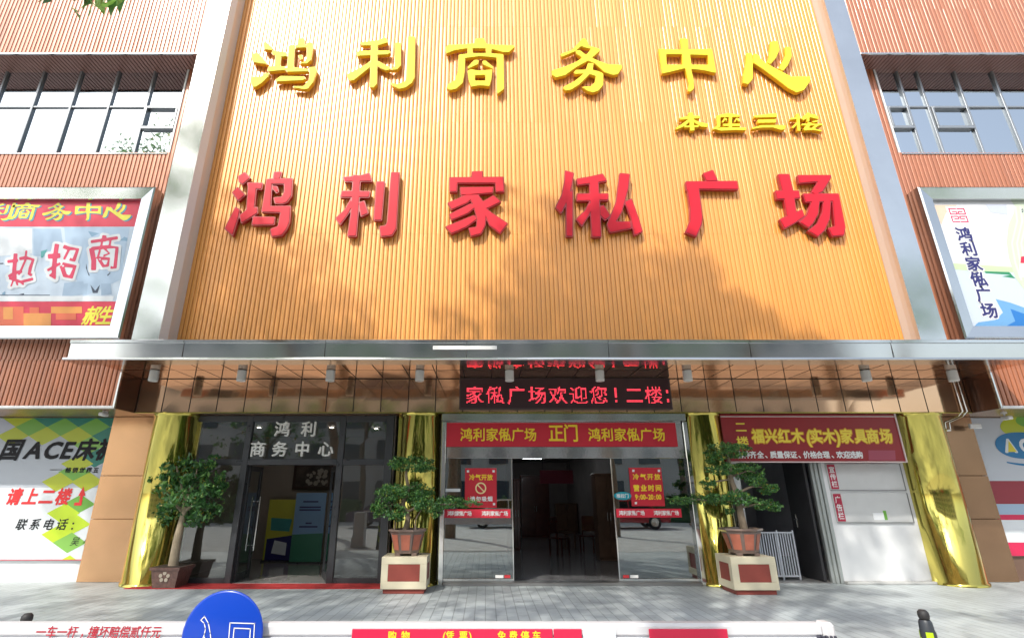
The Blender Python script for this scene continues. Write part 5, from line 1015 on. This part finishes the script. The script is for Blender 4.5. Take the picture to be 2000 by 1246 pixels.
def bollard(x, y, lab):
    t = thing('bollard', lab, 'bollard', (x, y, -.12), 'black bollards with lime bands'); z = -.12; H = .9
    MB().lathe((x, y, z), [(.16, 0), (.16, .03), (.09, .05)], 28, cap=True).build('base', DARK, t)
    prof = [(.07, .05), (.064, .3), (.057, .55), (.048, .74), (.042, .82), (.034, .835)]
    MB().lathe((x, y, z), prof, 28, cap=False).build('post', mat('bollard_charcoal', (.03, .036, .045), .45), t)
    MB().lathe((x, y, z), [(.026, .835), (.033, .842), (.037, .862), (.035, .885), (.022, .9), (.0, .902)], 28, cap=False).build('cap', DARK, t)
    b = MB(); n = 28
    for z0, z1 in ((.60, .76), (.3, .48)):
        for k in range(n):
            a0, a1 = 2 * math.pi * k / n, 2 * math.pi * (k + 1) / n
            def pt(a, f): 
                zz_ = z0 + (z1 - z0) * f; r_ = np.interp(zz_, [.05, .3, .55, .74], [.07, .064, .057, .048]) + .003; return (x + r_ * math.cos(a), y + r_ * math.sin(a), z + zz_)
            for q in range(4): b.add([pt(a0, q / 4), pt(a1, q / 4), pt(a1, (q + 1) / 4), pt(a0, (q + 1) / 4)], [(0, 1, 2, 3)], 0 if ((k + q) // 4) % 2 else 1)
    b.build('reflective_band', [mat('lime_band', (.42, .62, .01), .3), mat('band_black', (.03, .035, .04), .4)], t); return t
p_ = G(1801, 1190, .78); bollard(p_.x, p_.y, 'black bollard with lime bands standing right of the boom end')
p_ = G(55, 1197, .78); bollard(p_.x, p_.y, 'black bollard top showing behind the left end of the boom')

# ------------------------------------------------------------------ behind the photographer: street trees and the far side of the street (seen in reflections, throw the shade)
def street_tree(x, y, crown, lab, seed, leaf=.17, hgt=8.0, n=700, extra=None):
    t = thing('street_tree', lab, 'tree', (x, y, -.12), 'street trees')
    b = MB(); top = Vector((np.mean([c[0][0] for c in crown]), np.mean([c[0][1] for c in crown]), np.mean([c[0][2] for c in crown])))
    limb(b, [(x, y, -.12), (x + .1, y, 2.0), (x * .9 + top.x * .1, y, 4.5), (x * .6 + top.x * .4, y * .7 + top.y * .3, hgt)], .26, .14, 12)
    for c, r, k in crown: limb(b, [(x * .7 + top.x * .3, y * .8 + top.y * .2, hgt - 1.5), ((x + c[0]) / 2, (y + c[1]) / 2 * .6 + c[1] * .4, (hgt + c[2]) / 2), c], .09, .02, 7)
    if extra: extra(b)
    b.build('trunk', BARK, t); foliage([(c, r, k) for c, r, k in crown], leaf, 'crown', t, .38, .3, seed, wts=(.35, .45, .2), droop=.3); return t
def twig(b):
    limb(b, [(-4.6, .6, 8.6), (-4.2, 2.2, 7.6), (-3.75, 3.3, 6.55), (-3.62, 3.5, 6.2)], .035, .008, 7)
tA = street_tree(-6.5, -1.6, [((-13.0, .8, 14.6), (2.4, 2.0, 2.4), 4600), ((-10.9, .8, 15.8), (1.7, 1.6, 2.0), 3800), ((-9.0, .8, 14.4), (1.8, 1.6, 2.0), 3600), ((-7.6, .8, 13.2), (1.7, 1.6, 1.6), 2400), ((-15.0, .8, 15.0), (1.5, 1.4, 1.5), 900), ((-11.0, .7, 12.0), (2.6, 2, 1.9), 2200), ((-7.6, .4, 11.2), (2.4, 2, 1.5), 1600), ((-6.4, .6, 9.4), (2.6, 1.8, 1.5), 1600), ((-9.8, .6, 9.2), (2.2, 1.8, 1.4), 1300), ((-12.5, .5, 8.6), (1.8, 1.8, 1.3), 800), ((-7.5, .2, 7.6), (2.6, 1.6, .9), 1200)], 'leafy street tree whose twig hangs into the top left corner', 31, extra=twig)
f = [((-3.72 + .28 * math.cos(a), 3.5 + .15 * math.sin(a), 6.0 + .1 * math.sin(3 * a)), (.14, .12, .15), 10) for a in np.linspace(0, 6.28, 7)[:-1]]
foliage(f, .2, 'leaf_spray', tA, .3, .1, 77, wts=(.4, .4, .2), droop=1.2)
street_tree(-1.5, -2.0, [((-3.0, .8, 15.7), (1.7, 1.5, 1.5), 2400), ((-1.8, .9, 13.9), (2.9, 2.0, 2.0), 4200), ((-4.0, .9, 13.9), (1.6, 1.5, 1.4), 1500), ((.6, .9, 13.4), (1.8, 1.6, 1.4), 2200), ((-2.9, .6, 16.9), (1.0, 1.0, .6), 500), ((-.9, .9, 15.4), (1.3, 1.3, 1.0), 1100), ((-3.4, .6, 10.8), (2.8, 2.0, 1.4), 2100), ((-.2, .7, 11.2), (2.2, 1.8, 1.3), 1500), ((-2.6, .3, 8.2), (2.6, 1.7, 1.1), 1700), ((.4, .3, 8.6), (1.8, 1.6, 1.0), 1000), ((1.9, .8, 12.3), (1.2, 1.2, .9), 700)], 'tall street tree behind the photographer with a broad crown', 32, leaf=.2)
street_tree(5.5, -2.5, [((4.6, .2, 11.2), (1.8, 1.6, 1.2), 800), ((6.9, .0, 10.2), (2.0, 1.8, 1.5), 700), ((3.6, .2, 8.4), (1.6, 1.4, 1.0), 700), ((5.0, .0, 7.2), (1.8, 1.4, .8), 500)], 'smaller street tree behind the photographer on the right', 33)
street_tree(10.5, -3.0, [((10.5, -1.5, 9), (2.6, 2.2, 2.0), 900), ((12.5, -1.5, 8), (2, 2, 1.6), 500), ((9, -1.5, 7.4), (2, 1.8, 1.4), 500)], 'street tree behind the photographer farther right', 34)
for k, (x, h) in enumerate(((-16, 7), (-9, 8.5), (-2, 7.5), (6, 8), (14, 9))):
    street_tree(x, -17, [((x, -17, h), (3.2, 2.6, 2.4), 600), ((x + 2, -16.6, h - 1.6), (2.4, 2.2, 1.8), 350), ((x - 2.2, -16.8, h - 1.4), (2.4, 2.2, 1.8), 350)], 'tree across the street, %s of five' % ('first', 'second', 'third', 'fourth', 'fifth')[k], 40 + k, leaf=.28, hgt=h - 1)
t = thing('apartment_block', 'pale apartment block across the street', 'building', (0, -24, -.12)); MB().box(-30, 30, -34, -24, -.12, 16).build('wall', mat('pale_render', (.55, .53, .50), .8, noise=.08, nscale=.5), t)
for zf in range(5):
    b = MB()
    for k in range(18): b.box(-28.5 + k * 3.2, -26.8 + k * 3.2, -23.99, -23.9, 1.0 + zf * 3, 2.6 + zf * 3)
    b.build('window', mat('far_window', (.08, .1, .12), .1), t)

for k, (x, c) in enumerate(((-15.5, ((-15.0, .2, 8.0), (3.0, 1.8, 1.8))), (16.0, ((15.5, .0, 8.2), (3.2, 1.8, 1.9))))):
    street_tree(x, -2.5, [(c[0], c[1], 1700), ((c[0][0] * 1.16, -.6, 9.4), (2.2, 1.8, 1.8), 800)], 'street tree behind the photographer at the far %s' % ('left', 'right')[k], 60 + k)
for k, x0 in enumerate((-22, -7.5, 7)):
    t = thing('hedge', 'clipped hedge across the street, %s of three' % ('first', 'second', 'third')[k], 'hedge', (x0 + 7, -14, -.12), 'hedges across the street'); MB().box(x0 + .3, x0 + 13.7, -14.5, -13.7, -.12, 1.3, 0, .1).build('inner_growth', LEAF[0], t); foliage([((x0 + 1 + 1.5 * i, -13.9, .75), (1.0, .6, .8), 420) for i in range(9)], .12, 'leaves', t, .6, .4, 90 + k)
def car(x, y, paint, lab, rz=0.0):
    t = thing('parked_car', lab, 'car', (x, y, -.12), 'cars parked across the street'); z = -.12
    body = [(-2.2, .32), (-2.22, .62), (-2.1, .82), (-1.25, .95), (-.55, 1.42), (.65, 1.46), (1.45, .98), (2.1, .9), (2.2, .6), (2.15, .3)]
    b = MB(); n = len(body); W_ = .86; vs = []
    for sy, ins in ((-1, .0), (1, .0)):
        for px, pz in body: vs.append((x + px, y + sy * (W_ - (.16 if pz > 1.2 else .03 if pz > .9 else 0)), z + pz))
    b.add(vs, [list(range(n))[::-1], list(range(n, 2 * n))] + [(i, (i + 1) % n, n + (i + 1) % n, n + i) for i in range(n)], 0); b.build('body', paint, t)
    g = MB()
    for sy in (-1, 1):
        yy = lambda pz: y + sy * (W_ - .02 - .14 * (pz - .95) / .5 + .006)
        for poly in ([(-1.1, 1.0), (-.52, 1.36), (0.02, 1.38), (.02, 1.0)], [(.08, 1.0), (.08, 1.38), (.6, 1.4), (1.3, 1.0)]): g.add([(x + px, yy(pz), z + pz) for px, pz in poly], [(0, 1, 2, 3)])
    for (xa, za), (xb, zb) in (((-1.18, 1.0), (-.6, 1.4)), ((.72, 1.43), (1.38, 1.03))):
        e = .012 if xa > 0 else -.012; g.add([(x + xa + e, y - .68, z + za + .012), (x + xa + e, y + .68, z + za + .012), (x + xb + e, y + .6, z + zb + .012), (x + xb + e, y - .6, z + zb + .012)], [(0, 1, 2, 3)])
    g.build('window', mat('car_window', (.015, .018, .02), .06), t)
    for px in (-1.35, 1.35):
        for sy in (-1, 1):
            w_ = MB().lathe((0, 0, 0), [(.2, -.1), (.31, -.1), (.33, -.07), (.33, .07), (.31, .1), (.2, .1)], 24, cap=False); w_.v = [(x + px + q[0], y + sy * .78 + q[2], z + .33 + q[1]) for q in w_.v]; wo = w_.build('wheel', DARK, t)
            r_ = MB().lathe((0, 0, 0), [(.0, .09), (.2, .095)], 16, cap=False); r_.v = [(x + px + q[0], y + sy * (.78 + q[2]), z + .33 + q[1]) for q in r_.v]; r_.build('rim', STEEL, wo)
    for px in (-2.215, 2.16):
        for sy in (-1, 1): MB().box(x + px - .02, x + px + .04, y + sy * .62 - .16, y + sy * .62 + .16, z + .66, z + .78, 0, .01).build('headlight' if px < 0 else 'tail_light', mat('lamp_clear', (.7, .7, .7), .1) if px < 0 else mat('lamp_red', (.4, .01, .01), .15), t)
    return t
for x, y, c, lab in ((-11, -8.5, (.55, .55, .56), 'silver saloon car parked across the street'), (-5.2, -8.3, (.05, .03, .09), 'dark violet saloon car parked across the street'), (1.2, -8.6, (.75, .75, .74), 'white saloon car parked across the street'), (7.5, -8.4, (.4, .02, .03), 'red saloon car parked across the street')):
    car(x, y, mat('car_paint_' + lab.split()[0], c, .25, coat=.8, crough=.03), lab)
